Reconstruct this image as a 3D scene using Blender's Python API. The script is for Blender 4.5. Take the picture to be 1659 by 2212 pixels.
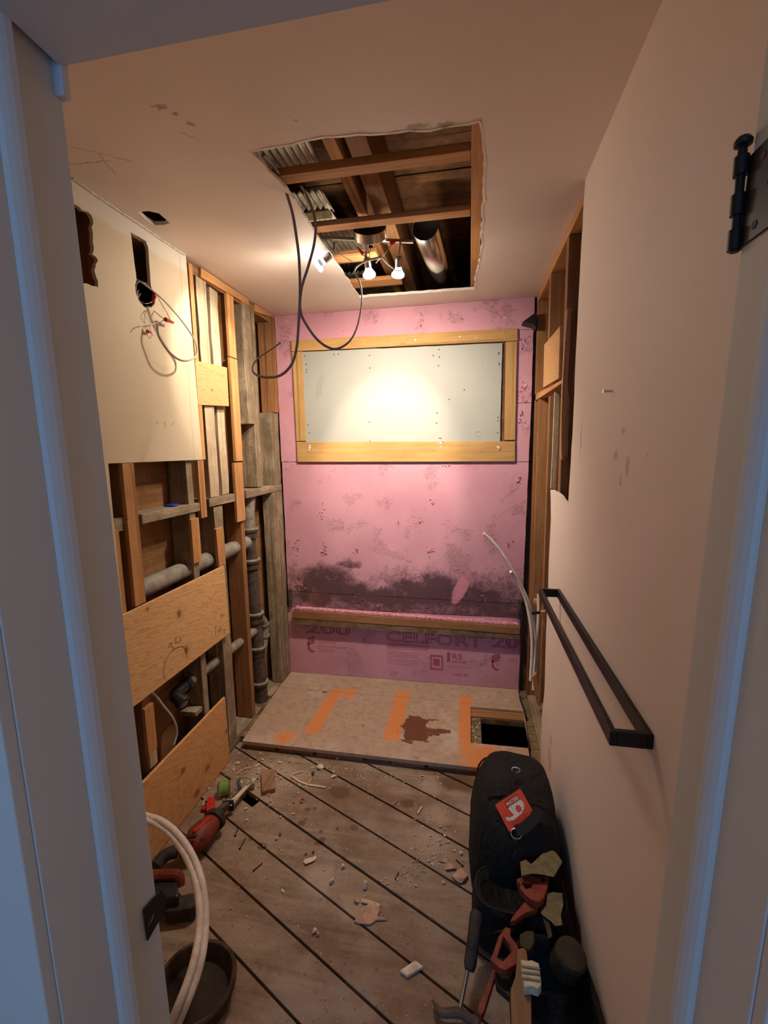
import bpy, bmesh, math, random
from mathutils import Vector, Matrix
from mathutils.geometry import tessellate_polygon
from mathutils.noise import noise as pnoise

# ------------------------------------------------------------------ scene
for o in list(bpy.data.objects): bpy.data.objects.remove(o)
S = bpy.context.scene
COL = S.collection

# camera (metres: x to the right, y into the room, z up)
FPX, YAW, PITCH, ROLL = 980.12, 0.18623, -0.13654, -0.0164
CAM = Vector((1.15929, 0.0, 1.50992))
H, D, W = 2.317, 2.70, 1.50
_f = Vector((-math.sin(YAW)*math.cos(PITCH), math.cos(YAW)*math.cos(PITCH), math.sin(PITCH)))
_r = Vector((math.cos(YAW), math.sin(YAW), 0)); _u = _r.cross(_f)
RGT = math.cos(ROLL)*_r + math.sin(ROLL)*_u
UPV = -math.sin(ROLL)*_r + math.cos(ROLL)*_u
FWD = _f
cd = bpy.data.cameras.new('camera'); cam = bpy.data.objects.new('camera', cd); COL.objects.link(cam)
cd.sensor_fit = 'VERTICAL'; cd.sensor_height = 36; cd.lens = FPX/2212*36; cd.clip_start = 0.02
M = Matrix((RGT, UPV, -FWD)).transposed().to_4x4(); M.translation = CAM
cam.matrix_world = M
S.camera = cam

S.view_settings.view_transform = 'Standard'; S.view_settings.look = 'None'
S.view_settings.gamma = 1; S.view_settings.use_curve_mapping = False
S.view_settings.exposure = 2.32

world = bpy.data.worlds.new('world'); S.world = world; world.use_nodes = True
bg = world.node_tree.nodes['Background']
bg.inputs[0].default_value = (0.80, 0.76, 0.76, 1); bg.inputs[1].default_value = 0.055

LAMP = (1.0, 0.87, 0.71)
SPOT_E, SPILL_E = 4.6, 9.6
def light(name, kind, loc, energy, color, **k):
    d = bpy.data.lights.new(name, kind); d.energy = energy; d.color = color
    for a, b in k.items(): setattr(d, a, b)
    o = bpy.data.objects.new(name, d); COL.objects.link(o); o.location = loc
    return o
def aim(o, d): o.rotation_euler = Vector(d).to_track_quat('-Z', 'Y').to_euler()

# daylight from the window at the end of the hall behind the viewer
hw = light('hall_window_daylight', 'AREA', (1.15, -2.5, 1.5), 6.0, (0.05, 0.38, 1.0), shape='RECTANGLE', size=0.9, size_y=1.3); aim(hw, (0, 1, 0))

# ------------------------------------------------------------------ helpers
def at(ax, v, px, py):
    """point where the sight line through a photo pixel meets the plane ax = v"""
    d = FWD + RGT*((px-829.5)/FPX) - UPV*((py-1106)/FPX)
    return CAM + d*((v-CAM[ax])/d[ax])
def on(P0, n, px, py):
    d = FWD + RGT*((px-829.5)/FPX) - UPV*((py-1106)/FPX); n = Vector(n)
    return CAM + d*((Vector(P0)-CAM).dot(n)/d.dot(n))
def jag(pts, step, amp, seed=0):
    rnd = random.Random(seed); out = []
    n = len(pts)
    for i in range(n):
        a, b = Vector(pts[i]), Vector(pts[(i+1) % n]); L = (b-a).length; k = max(1, int(L/step))
        for j in range(k):
            p = a.lerp(b, j/k)
            if j: p = p + Vector([rnd.uniform(-amp, amp) for _ in range(len(p))])
            out.append(p)
    return out
def smooth(path, k=6):
    P = [Vector(p) for p in path]; P = [P[0]*2-P[1]]+P+[P[-1]*2-P[-2]]; out = []
    for i in range(1, len(P)-2):
        for j in range(k):
            t = j/k; a, b, c, d = P[i-1:i+3]
            out.append(0.5*((2*b)+(c-a)*t+(2*a-5*b+4*c-d)*t*t+(3*b-a-3*c+d)*t**3))
    out.append(P[-2]); return out

class MB:
    def __init__(s): s.bm = bmesh.new()
    def box(s, x0, x1, y0, y1, z0, z1):
        v = [s.bm.verts.new((x, y, z)) for x in (x0, x1) for y in (y0, y1) for z in (z0, z1)]
        for f in ((0,1,3,2),(4,6,7,5),(0,4,5,1),(2,3,7,6),(0,2,6,4),(1,5,7,3)): s.bm.faces.new([v[i] for i in f])
        return s
    def obox(s, c, a, b, d):
        c, a, b, d = map(Vector, (c, a, b, d))
        v = [s.bm.verts.new(c+a*i+b*j+d*k) for i in (-1,1) for j in (-1,1) for k in (-1,1)]
        for f in ((0,1,3,2),(4,6,7,5),(0,4,5,1),(2,3,7,6),(0,2,6,4),(1,5,7,3)): s.bm.faces.new([v[i] for i in f])
        return s
    def bar(s, a, b, w, h, up=(0,0,1)):
        a, b = Vector(a), Vector(b); d = b-a; t = d.normalized(); sd = t.cross(Vector(up)).normalized(); u = sd.cross(t)
        return s.obox((a+b)/2, d/2, sd*w/2, u*h/2)
    def prism(s, pts, vec, holes=()):
        vec = Vector(vec); loops = [[Vector(p) for p in l] for l in (pts, *holes)]
        tri = tessellate_polygon(loops); flat = [p for l in loops for p in l]
        A = [s.bm.verts.new(p) for p in flat]; B = [s.bm.verts.new(p+vec) for p in flat]
        for t in tri:
            try: s.bm.faces.new([A[i] for i in t]); s.bm.faces.new([B[i] for i in reversed(t)])
            except ValueError: pass
        o = 0
        for l in loops:
            n = len(l)
            for i in range(n):
                j = (i+1) % n
                try: s.bm.faces.new((A[o+i], A[o+j], B[o+j], B[o+i]))
                except ValueError: pass
            o += n
        return s
    def tube(s, path, r, n=8, flat=1.0, cap=True, up=None):
        P = [Vector(p) for p in path]; rings = []; ref = Vector(up) if up else Vector((0.13, 0.2, 0.97))
        N = len(P); prev = None
        for i, p in enumerate(P):
            t = (P[min(i+1, N-1)]-P[max(i-1, 0)]).normalized()
            if prev is None or up: a = t.cross(ref).normalized()
            else:
                a = prev - t*prev.dot(t); a.normalize()
            prev = a; b = t.cross(a); rr = r[i] if isinstance(r, (list, tuple)) else r
            rings.append([s.bm.verts.new(p+a*(rr*math.cos(2*math.pi*k/n))+b*(rr*flat*math.sin(2*math.pi*k/n))) for k in range(n)])
        for A, B in zip(rings, rings[1:]):
            for k in range(n): s.bm.faces.new((A[k], A[(k+1)%n], B[(k+1)%n], B[k]))
        if cap:
            s.bm.faces.new(rings[0][::-1]); s.bm.faces.new(rings[-1])
        return s
    def lathe(s, prof, c, axis, n=24):
        c, ax = Vector(c), Vector(axis).normalized()
        a = ax.orthogonal().normalized(); b = ax.cross(a); rings = []
        for r, h in prof:
            rings.append([s.bm.verts.new(c+ax*h+a*(r*math.cos(2*math.pi*k/n))+b*(r*math.sin(2*math.pi*k/n))) for k in range(n)])
        for A, B in zip(rings, rings[1:]):
            for k in range(n): s.bm.faces.new((A[k], A[(k+1)%n], B[(k+1)%n], B[k]))
        return s
    def loft(s, rings):
        R = [[s.bm.verts.new(p) for p in r] for r in rings]; n = len(R[0])
        for A, B in zip(R, R[1:]):
            for k in range(n): s.bm.faces.new((A[k], A[(k+1)%n], B[(k+1)%n], B[k]))
        s.bm.faces.new(R[0][::-1]); s.bm.faces.new(R[-1]); return s
    def shard(s, c, sx, sy, sz, seed, n=9):
        rnd = random.Random(seed); c = Vector(c); a = rnd.uniform(0, 6.28); vs = []
        for _ in range(n):
            v = Vector([rnd.gauss(0, 1) for _ in range(3)]).normalized()
            x, y = v.x*sx, v.y*sy
            vs.append(s.bm.verts.new(c+Vector((x*math.cos(a)-y*math.sin(a), x*math.sin(a)+y*math.cos(a), v.z*sz))))
        g = bmesh.ops.convex_hull(s.bm, input=vs)
        dead = [e for e in g['geom_interior'] if isinstance(e, bmesh.types.BMVert)]
        if dead: bmesh.ops.delete(s.bm, geom=dead, context='VERTS')
        return s
    def rough(s, amp, freq, cuts=0):
        if cuts: bmesh.ops.subdivide_edges(s.bm, edges=s.bm.edges[:], cuts=cuts, use_grid_fill=True)
        for v in s.bm.verts:
            p = v.co*freq
            v.co += Vector((pnoise(p), pnoise(p+Vector((7,3,1))), pnoise(p+Vector((1,9,5)))))*amp
        return s
    def build(s, name, m, parent=None, smooth=False, bevel=0, origin=None):
        bmesh.ops.recalc_face_normals(s.bm, faces=s.bm.faces[:])
        co = [v.co for v in s.bm.verts]
        lo = Vector([min(c[i] for c in co) for i in range(3)]); hi = Vector([max(c[i] for c in co) for i in range(3)])
        og = Vector(origin) if origin else Vector(((lo.x+hi.x)/2, (lo.y+hi.y)/2, lo.z))
        bmesh.ops.translate(s.bm, verts=s.bm.verts[:], vec=-og)
        if smooth:
            for f in s.bm.faces: f.smooth = True
        me = bpy.data.meshes.new(name); s.bm.to_mesh(me); s.bm.free()
        me.materials.append(m)
        o = bpy.data.objects.new(name, me); COL.objects.link(o)
        o['_w'] = tuple(og)
        if parent is not None:
            o.parent = parent; o.location = og - Vector(parent['_w'])
        else: o.location = og
        if smooth == 'auto':
            try: me.set_sharp_from_angle(angle=math.radians(35))
            except Exception: pass
        if bevel:
            b = o.modifiers.new('bevel', 'BEVEL'); b.width = bevel; b.segments = 2; b.limit_method = 'ANGLE'
        return o
def tag(o, label, cat, group=None, kind=None):
    if label: o['label'] = label
    if cat: o['category'] = cat
    if group: o['group'] = group
    if kind: o['kind'] = kind
    return o
def struct(o): o['kind'] = 'structure'; return o
def thing(name, label, cat, loc, group=None):
    o = bpy.data.objects.new(name, None); COL.objects.link(o); o.location = loc; o['_w'] = tuple(loc)
    o.empty_display_size = 0.05
    return tag(o, label, cat, group)
def B(x0, x1, y0, y1, z0, z1): return MB().box(x0, x1, y0, y1, z0, z1)

def lettering(body, m, o, right, up, width, parent, name='printed_lettering', outline=0.0, height=None, thick=0.0004):
    """text mesh: o = lower left corner, stretched to the given width (and height)"""
    cu = bpy.data.curves.new('t', 'FONT'); cu.body = body; cu.size = 1
    if outline: cu.fill_mode = 'NONE'; cu.bevel_depth = outline; cu.bevel_resolution = 0
    cu.resolution_u = 3
    t = bpy.data.objects.new('t', cu); COL.objects.link(t)
    bpy.context.view_layer.update()
    me = bpy.data.meshes.new_from_object(t.evaluated_get(bpy.context.evaluated_depsgraph_get()))
    bpy.data.objects.remove(t)
    bm = bmesh.new(); bm.from_mesh(me); bpy.data.meshes.remove(me)
    xs = [v.co.x for v in bm.verts]; ys = [v.co.y for v in bm.verts]
    x0, x1, y0, y1 = min(xs), max(xs), min(ys), max(ys)
    sx = width/(x1-x0); sy = (height/(y1-y0)) if height else sx
    right, up, o = Vector(right).normalized(), Vector(up).normalized(), Vector(o); n = right.cross(up)
    for v in bm.verts:
        c = v.co.copy(); zz = c.z*min(sx, sy)*0.4 if outline else 0
        v.co = o + right*((c.x-x0)*sx) + up*((c.y-y0)*sy) + n*(zz+thick)
    b = MB(); b.bm.free(); b.bm = bm
    return b.build(name, m, parent)

# ------------------------------------------------------------------ materials
class NT:
    def __init__(s, name):
        s.m = bpy.data.materials.new(name); s.m.use_nodes = True; s.t = s.m.node_tree; s.n = s.t.nodes
        s.b = s.n['Principled BSDF']; s.b.inputs['Specular IOR Level'].default_value = 0.3
        s.pos = s.n.new('ShaderNodeNewGeometry').outputs['Position']
    def l(s, a, b): s.t.links.new(a, b)
    def put(s, sock, v):
        if hasattr(v, 'is_output') or isinstance(v, bpy.types.NodeSocket): s.l(v, sock)
        else: sock.default_value = v
    def math(s, op, a, b=0.0, c=None, clamp=False):
        n = s.n.new('ShaderNodeMath'); n.operation = op; n.use_clamp = clamp
        s.put(n.inputs[0], a); s.put(n.inputs[1], b)
        if c is not None: s.put(n.inputs[2], c)
        return n.outputs[0]
    def map(s, sc=(1,1,1), loc=(0,0,0), rot=(0,0,0), src=None):
        n = s.n.new('ShaderNodeMapping'); s.l(src or s.pos, n.inputs[0])
        n.inputs['Location'].default_value = loc; n.inputs['Rotation'].default_value = rot; n.inputs['Scale'].default_value = sc
        return n.outputs[0]
    def noise(s, scale, detail=3, rough=0.55, vec=None, dist=0.0):
        n = s.n.new('ShaderNodeTexNoise'); s.l(vec or s.pos, n.inputs['Vector'])
        n.inputs['Scale'].default_value = scale; n.inputs['Detail'].default_value = detail
        n.inputs['Roughness'].default_value = rough; n.inputs['Distortion'].default_value = dist
        return n.outputs[0]
    def ramp(s, fac, stops):
        n = s.n.new('ShaderNodeValToRGB'); s.l(fac, n.inputs[0]); e = n.color_ramp.elements
        while len(e) < len(stops): e.new(0.5)
        for i, (p, c) in enumerate(stops):
            e[i].position = p; e[i].color = (c, c, c, 1) if isinstance(c, (int, float)) else (*c, 1)
        return n.outputs[0]
    def mix(s, fac, a, b, mode='MIX'):
        n = s.n.new('ShaderNodeMix'); n.data_type = 'RGBA'; n.blend_type = mode
        s.put(n.inputs['Factor'], fac)
        s.put(n.inputs['A'], (*a, 1) if isinstance(a, tuple) else a); s.put(n.inputs['B'], (*b, 1) if isinstance(b, tuple) else b)
        return n.outputs['Result']
    def sep(s, v=None):
        n = s.n.new('ShaderNodeSeparateXYZ'); s.l(v or s.pos, n.inputs[0]); return n.outputs
    def spot(s, c, r, soft=0.3, rot=(0,0,0), wob=0.0, wobs=20):
        """soft ellipsoid mask round c with radii r (metres)"""
        src = s.pos
        if wob:
            nn = s.n.new('ShaderNodeTexNoise'); s.l(s.pos, nn.inputs['Vector']); nn.inputs['Scale'].default_value = wobs
            v = s.n.new('ShaderNodeVectorMath'); v.operation = 'SCALE'; s.l(nn.outputs['Color'], v.inputs[0]); v.inputs['Scale'].default_value = wob
            w = s.n.new('ShaderNodeVectorMath'); w.operation = 'ADD'; s.l(s.pos, w.inputs[0]); s.l(v.outputs[0], w.inputs[1])
            q = s.n.new('ShaderNodeVectorMath'); q.operation = 'SUBTRACT'; s.l(w.outputs[0], q.inputs[0]); q.inputs[1].default_value = (wob/2,)*3
            src = q.outputs[0]
        mp = s.n.new('ShaderNodeMapping'); mp.vector_type = 'TEXTURE'; s.l(src, mp.inputs[0])
        mp.inputs['Location'].default_value = c; mp.inputs['Rotation'].default_value = rot; mp.inputs['Scale'].default_value = r
        L = s.n.new('ShaderNodeVectorMath'); L.operation = 'LENGTH'; s.l(mp.outputs[0], L.inputs[0])
        m = s.n.new('ShaderNodeMapRange'); m.interpolation_type = 'SMOOTHSTEP'; s.l(L.outputs['Value'], m.inputs[0])
        m.inputs[1].default_value = 1-soft; m.inputs[2].default_value = 1+soft; m.inputs[3].default_value = 1; m.inputs[4].default_value = 0
        return m.outputs[0]
    def rect(s, c, h, soft, rot=(0,0,0), wob=0.01, wobs=15):
        nn = s.n.new('ShaderNodeTexNoise'); s.l(s.pos, nn.inputs['Vector']); nn.inputs['Scale'].default_value = wobs
        v = s.n.new('ShaderNodeVectorMath'); v.operation = 'MULTIPLY_ADD'; s.l(nn.outputs['Color'], v.inputs[0])
        v.inputs[1].default_value = (wob,)*3; s.l(s.pos, v.inputs[2])
        mp = s.n.new('ShaderNodeMapping'); mp.vector_type = 'TEXTURE'; s.l(v.outputs[0], mp.inputs[0])
        mp.inputs['Location'].default_value = tuple(a+wob/2 for a in c); mp.inputs['Rotation'].default_value = rot
        x, y, z = s.sep(mp.outputs[0]); out = None
        for q, hh in zip((x, y, z), h):
            if hh is None: continue
            m = s.n.new('ShaderNodeMapRange'); m.interpolation_type = 'SMOOTHSTEP'; s.l(s.math('ABSOLUTE', q), m.inputs[0])
            m.inputs[1].default_value = hh-soft; m.inputs[2].default_value = hh+soft; m.inputs[3].default_value = 1; m.inputs[4].default_value = 0
            out = m.outputs[0] if out is None else s.math('MULTIPLY', out, m.outputs[0])
        return out
    def many(s, masks):
        o = masks[0]
        for m in masks[1:]: o = s.math('MAXIMUM', o, m)
        return o
    def bump(s, hgt, strength=0.3, dist=0.004):
        n = s.n.new('ShaderNodeBump'); n.inputs['Strength'].default_value = strength; n.inputs['Distance'].default_value = dist
        s.l(hgt, n.inputs['Height']); s.l(n.outputs[0], s.b.inputs['Normal'])
    def out(s, col, rough=0.8, metal=0.0):
        s.put(s.b.inputs['Base Color'], (*col, 1) if isinstance(col, tuple) else col)
        s.put(s.b.inputs['Roughness'], rough); s.b.inputs['Metallic'].default_value = metal
        return s.m

def plain(name, col, rough=0.6, metal=0.0, var=0.12, scale=25, spec=None):
    t = NT(name); n = t.noise(scale, 3)
    c = t.mix(t.ramp(n, [(0.3, 0.0), (0.7, 1.0)]), tuple(a*(1-var) for a in col), tuple(min(1, a*(1+var)) for a in col))
    if spec is not None: t.b.inputs['Specular IOR Level'].default_value = spec
    return t.out(c, rough, metal)
def wood(name, lo, hi, axis='z', rough=0.78, bump=0.35, grain=55, dirt=None, dirt_amt=0.5, knots=0.5):
    t = NT(name); st = {'x': (0.07, 1, 1), 'y': (1, 0.07, 1), 'z': (1, 1, 0.07)}[axis]
    v = t.map(st); g = t.noise(grain, 5, 0.65, v, 0.6); big = t.noise(3.5, 2, 0.5)
    c = t.ramp(g, [(0.25, lo), (0.5, tuple((a+b)/2 for a, b in zip(lo, hi))), (0.72, hi)])
    c = t.mix(t.ramp(big, [(0.35, 0.0), (0.65, 0.35)]), c, tuple(a*0.72 for a in lo))
    if knots:
        vo = t.n.new('ShaderNodeTexVoronoi'); kv = t.map({'x': (0.45, 1, 1), 'y': (1, 0.45, 1), 'z': (1, 1, 0.45)}[axis]); t.l(kv, vo.inputs['Vector'])
        vo.inputs['Scale'].default_value = 7.0
        k = t.ramp(vo.outputs['Distance'], [(0.05, 1.0), (0.11, 0.0)])
        c = t.mix(t.math('MULTIPLY', k, knots), c, tuple(a*0.3 for a in lo))
    ck = t.noise(grain*0.5, 2, 0.5, t.map(tuple(0.35 if q_ == 0.07 else q_ for q_ in st) if False else tuple(0.02 if q_ == 0.07 else q_ for q_ in st), (3, 1, 4)))
    c = t.mix(t.math('MULTIPLY', t.ramp(ck, [(0.60, 0.0), (0.66, 1.0)]), 0.45), c, tuple(a*0.35 for a in lo))
    vn = t.n.new('ShaderNodeTexVoronoi'); t.l(t.pos, vn.inputs['Vector']); vn.inputs['Scale'].default_value = 26
    c = t.mix(t.math('MULTIPLY', t.ramp(vn.outputs['Distance'], [(0.055, 1.0), (0.085, 0.0)]), 0.7), c, tuple(a*0.15 for a in lo))
    if dirt:
        dn = t.noise(9, 6, 0.75)
        c = t.mix(t.math('MULTIPLY', t.ramp(dn, [(0.42, 0.0), (0.6, 1.0)]), dirt_amt), c, dirt)
        sp = t.noise(120, 2, 0.5); c = t.mix(t.math('MULTIPLY', t.ramp(sp, [(0.6, 0.0), (0.68, 1.0)]), dirt_amt*0.8), c, tuple(a*0.4 for a in dirt))
    t.bump(g, bump, 0.003)
    return t.out(c, rough)
OR_LO, OR_HI = (0.36, 0.155, 0.05), (0.62, 0.32, 0.125)
W_Z = wood('orange_pine_upright', OR_LO, OR_HI, 'z', knots=0.3); W_Y = wood('orange_pine_along', OR_LO, OR_HI, 'y', knots=0.3); W_X = wood('orange_pine_across', OR_LO, OR_HI, 'x', knots=0.4)
Y_X = wood('yellow_pine_across', (0.38, 0.205, 0.065), (0.54, 0.325, 0.12), 'x', knots=0.5); Y_Z = wood('yellow_pine_upright', (0.38, 0.205, 0.065), (0.54, 0.325, 0.12), 'z', knots=0.5)
G_Z = wood('old_grey_lumber_upright', (0.15, 0.10, 0.06), (0.52, 0.41, 0.27), 'z', bump=0.8, dirt=(0.13, 0.09, 0.05), dirt_amt=0.6)
G_Y = wood('old_grey_lumber_along', (0.18, 0.12, 0.07), (0.52, 0.41, 0.28), 'y', bump=0.8, dirt=(0.14, 0.10, 0.06), dirt_amt=0.6)
G_X = wood('old_grey_lumber_across', (0.13, 0.08, 0.04), (0.42, 0.28, 0.14), 'x', bump=0.7, dirt=(0.06, 0.04, 0.02), dirt_amt=0.7)
P_Z = wood('pale_rough_lumber', (0.36, 0.25, 0.15), (0.68, 0.53, 0.36), 'z', bump=0.8, dirt=(0.25, 0.17, 0.1), dirt_amt=0.4)
BR_Z = wood('brown_stud', (0.20, 0.085, 0.03), (0.38, 0.18, 0.07), 'z', bump=0.4); BR_Y = wood('brown_joist', (0.18, 0.08, 0.03), (0.36, 0.17, 0.07), 'y'); BR_X = wood('brown_joist_across', (0.2, 0.09, 0.03), (0.40, 0.19, 0.08), 'x')
DK = wood('dark_sheathing', (0.10, 0.045, 0.018), (0.24, 0.11, 0.045), 'x', dirt=(0.04, 0.02, 0.01), dirt_amt=0.6)
BACKB = wood('sheathing_orange_brown', (0.26, 0.12, 0.045), (0.42, 0.21, 0.09), 'y', knots=0.2, dirt=(0.16, 0.08, 0.03), dirt_amt=0.4)

def painted(name, base, dark, marks=None, pos=None):
    t = NT(name); n = t.noise(2.2, 3); c = t.mix(t.ramp(n, [(0.35, 0.0), (0.7, 1.0)]), base, dark)
    if marks:
        for mm, col, amt in marks(t): c = t.mix(t.math('MULTIPLY', mm, amt), c, col)
    t.bump(t.noise(160, 2), 0.06, 0.002)
    return t.out(c, 0.62)
def ceil_marks(t):
    sm = [t.spot(tuple(at(2, H, x, y)), (rx, ry, .05), 0.4, wob=0.03, wobs=60) for x, y, rx, ry in
          ((346, 231, .02, .006), (380, 247, .006, .005), (411, 268, .007, .008), (900, 274, .03, .012), (965, 268, .02, .008), (640, 262, .004, .004))]
    cr = [t.rect(tuple(at(2, H, x, y)), (hx, hy, None), 0.002, (0, 0, r), 0.03, 30) for x, y, hx, hy, r in
          ((190, 325, .11, .002, .7), (190, 352, .07, .003, .1), (226, 350, .002, .05, .2), (415, 295, .03, .0015, .8))]
    return [(t.many(sm), (0.25, 0.19, 0.15), 0.7), (t.many(cr), (0.36, 0.26, 0.17), 0.6)]
CEIL = painted('ceiling_paint', (0.76, 0.66, 0.58), (0.72, 0.62, 0.54), ceil_marks)
def lw_marks(t):
    j = t.rect((0, at(0, 0, 403, 760).y, 1.9), (None, .0012, 1), 0.0008, wob=0.0)
    tape = t.rect((0, 1.2, 2.285), (None, 2, .035), 0.012, wob=0.03)
    return [(tape, (0.60, 0.55, 0.47), 0.9), (j, (0.28, 0.2, 0.11), 0.8)]
LWALL = painted('cream_wall_paint', (0.55, 0.445, 0.31), (0.51, 0.405, 0.27), lw_marks)
def rw_marks(t):
    sm = [t.spot(tuple(at(0, W, x, y)), (.05, ry, rz), 0.5, wob=0.02, wobs=50) for x, y, ry, rz in
          ((1355, 1008, .012, .02), (1347, 930, .012, .008), (1400, 980, .004, .006), (1318, 933, .004, .004), (1340, 1040, .008, .012), (1190, 1600, .03, .02), (1187, 1640, .04, .05), (1255, 950, .01, .05), (1330, 985, .02, .01))]
    dirt = t.rect((W, 1.4, 0.0), (None, .75, .10), 0.08, wob=0.15, wobs=7)
    return [(t.many(sm), (0.30, 0.22, 0.19), 0.45), (dirt, (0.30, 0.2, 0.15), 0.45)]
RWALL = painted('right_wall_paint', (0.78, 0.67, 0.60), (0.74, 0.63, 0.56), rw_marks)
JAMB = painted('white_trim_paint', (0.58, 0.56, 0.52), (0.54, 0.52, 0.48))
GYP = plain('gypsum_core', (0.62, 0.56, 0.46), 0.9, var=0.25, scale=60)

def green_board():
    t = NT('patch_drywall'); n = t.noise(3, 3)
    c = t.mix(n, (0.30, 0.30, 0.262), (0.35, 0.345, 0.30))
    sm = t.spot(tuple(at(1, 2.69, 690, 838)), (.018, .05, .075), 0.5, (0, 0.25, 0), 0.03, 30)
    st = t.many([t.spot(tuple(at(1, 2.69, x, y)), (.006, .05, .012), 0.4, wob=0.02, wobs=90) for x, y in ((1043, 775), (1042, 790), (1041, 817), (1040, 860), (1040, 868), (665, 790), (664, 815))])
    c = t.mix(t.math('MULTIPLY', sm, 0.5), c, (0.25, 0.25, 0.2)); c = t.mix(t.math('MULTIPLY', st, 0.45), c, (0.3, 0.28, 0.22))
    t.bump(t.noise(90, 2), 0.08, 0.002)
    return t.out(c, 0.75)
PATCH = green_board()

def pink(name, mold=False):
    t = NT(name); n = t.noise(4, 4)
    c = t.mix(t.ramp(n, [(0.35, 0.0), (0.65, 1.0)]), (0.56, 0.28, 0.325), (0.50, 0.235, 0.28))
    mus = t.noise(6, 3, 0.6, t.map((1, 1, 1), (3, 1, 2)))
    v = t.noise(24, 2, 0.6, t.map((1, 1, 0.35), (9, 2, 1)))
    if mold:
        z = t.sep()[2]; x = t.sep()[0]
        zz = t.n.new('ShaderNodeMapRange'); t.l(z, zz.inputs[0]); zz.inputs[1].default_value = 0.93; zz.inputs[2].default_value = 0.56; zz.inputs[3].default_value = 0; zz.inputs[4].default_value = 1
        wide = t.noise(5, 3, 0.6, t.map((1, 1, 1.4), (4.3, 0, 1.7)))
        fine = t.noise(38, 6, 0.8)
        m = t.math('ADD', t.math('MULTIPLY', zz.outputs[0], 0.32), t.math('ADD', t.math('MULTIPLY', wide, 0.42), t.math('MULTIPLY', fine, 0.58)))
        blob = t.many([t.spot((cx, 2.69, cz), (rx, .1, rz), 0.6, wob=0.08, wobs=14) for cx, cz, rx, rz in
              ((.26, .70, .15, .09), (.45, .62, .12, .06), (.62, .60, .10, .05), (.83, .63, .14, .07), (.96, .69, .10, .07), (1.2, .62, .13, .05), (.95, .585, .3, .02), (.18, .60, .10, .06), (.42, .80, .08, .03))])
        m = t.math('ADD', m, t.math('MULTIPLY', blob, 0.22))
        mk = t.ramp(m, [(0.62, 0.0), (0.74, 0.6), (0.86, 1.0)])
        mk = t.math('MULTIPLY', mk, t.ramp(zz.outputs[0], [(0.0, 0.0), (0.35, 1.0)]))
        clean = t.spot((1.115, 2.69, .665), (.035, .1, .10), 0.18, (0, 0.42, 0), 0.012, 30)
        c = t.mix(t.math('MULTIPLY', mk, t.math('SUBTRACT', 0.93, t.math('MULTIPLY', clean, 0.9))), c, (0.07, 0.032, 0.035))
        c = t.mix(t.math('MULTIPLY', clean, 0.5), c, (0.66, 0.2, 0.27))
        rust = t.ramp(t.noise(9, 4, 0.7, t.map((1, 1, 1), (1, 5, 5))), [(0.6, 0.0), (0.72, 1.0)])
        c = t.mix(t.math('MULTIPLY', t.math('MULTIPLY', rust, mk), 0.4), c, (0.28, 0.12, 0.05))
    sc = t.ramp(t.noise(45, 2, 0.5, t.map((1, 1, 2.2)), 1.5), [(0.60, 0.0), (0.64, 1.0)])
    gate = t.ramp(mus, [(0.54, 0.0), (0.62, 1.0)])
    scr = t.math('MULTIPLY', sc, gate)
    e2 = t.noise(30, 3, 0.6, t.map((1, 1, 1.6), (2, 8, 1)), 2.5); ln = t.math('MULTIPLY', t.ramp(t.math('ABSOLUTE', t.math('SUBTRACT', e2, 0.5)), [(0.0, 1.0), (0.012, 0.0)]), t.ramp(mus, [(0.585, 0.0), (0.64, 1.0)]))
    c = t.mix(t.math('MULTIPLY', scr, 0.45), c, (0.85, 0.5, 0.52)); c = t.mix(t.math('MULTIPLY', ln, 0.45), c, (0.36, 0.12, 0.16))
    pn = t.n.new('ShaderNodeTexVoronoi'); t.l(t.pos, pn.inputs['Vector']); pn.inputs['Scale'].default_value = 11
    c = t.mix(t.math('MULTIPLY', t.ramp(pn.outputs['Distance'], [(0.02, 1.0), (0.035, 0.0)]), 0.7), c, (0.22, 0.05, 0.07))
    t.bump(t.math('ADD', t.math('ADD', t.math('MULTIPLY', scr, -1.0), t.math('MULTIPLY', ln, -.8)), t.math('MULTIPLY', v, 0.12)), 1.0, 0.005)
    return t.out(c, 0.62)
PINK = pink('pink_foam'); PINKM = pink('pink_foam_mouldy', True)
PTORN = plain('torn_pink_foam', (0.54, 0.22, 0.26), 0.8, var=0.6, scale=70)
INK = plain('dark_red_print', (0.36, 0.07, 0.10), 0.7)

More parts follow.
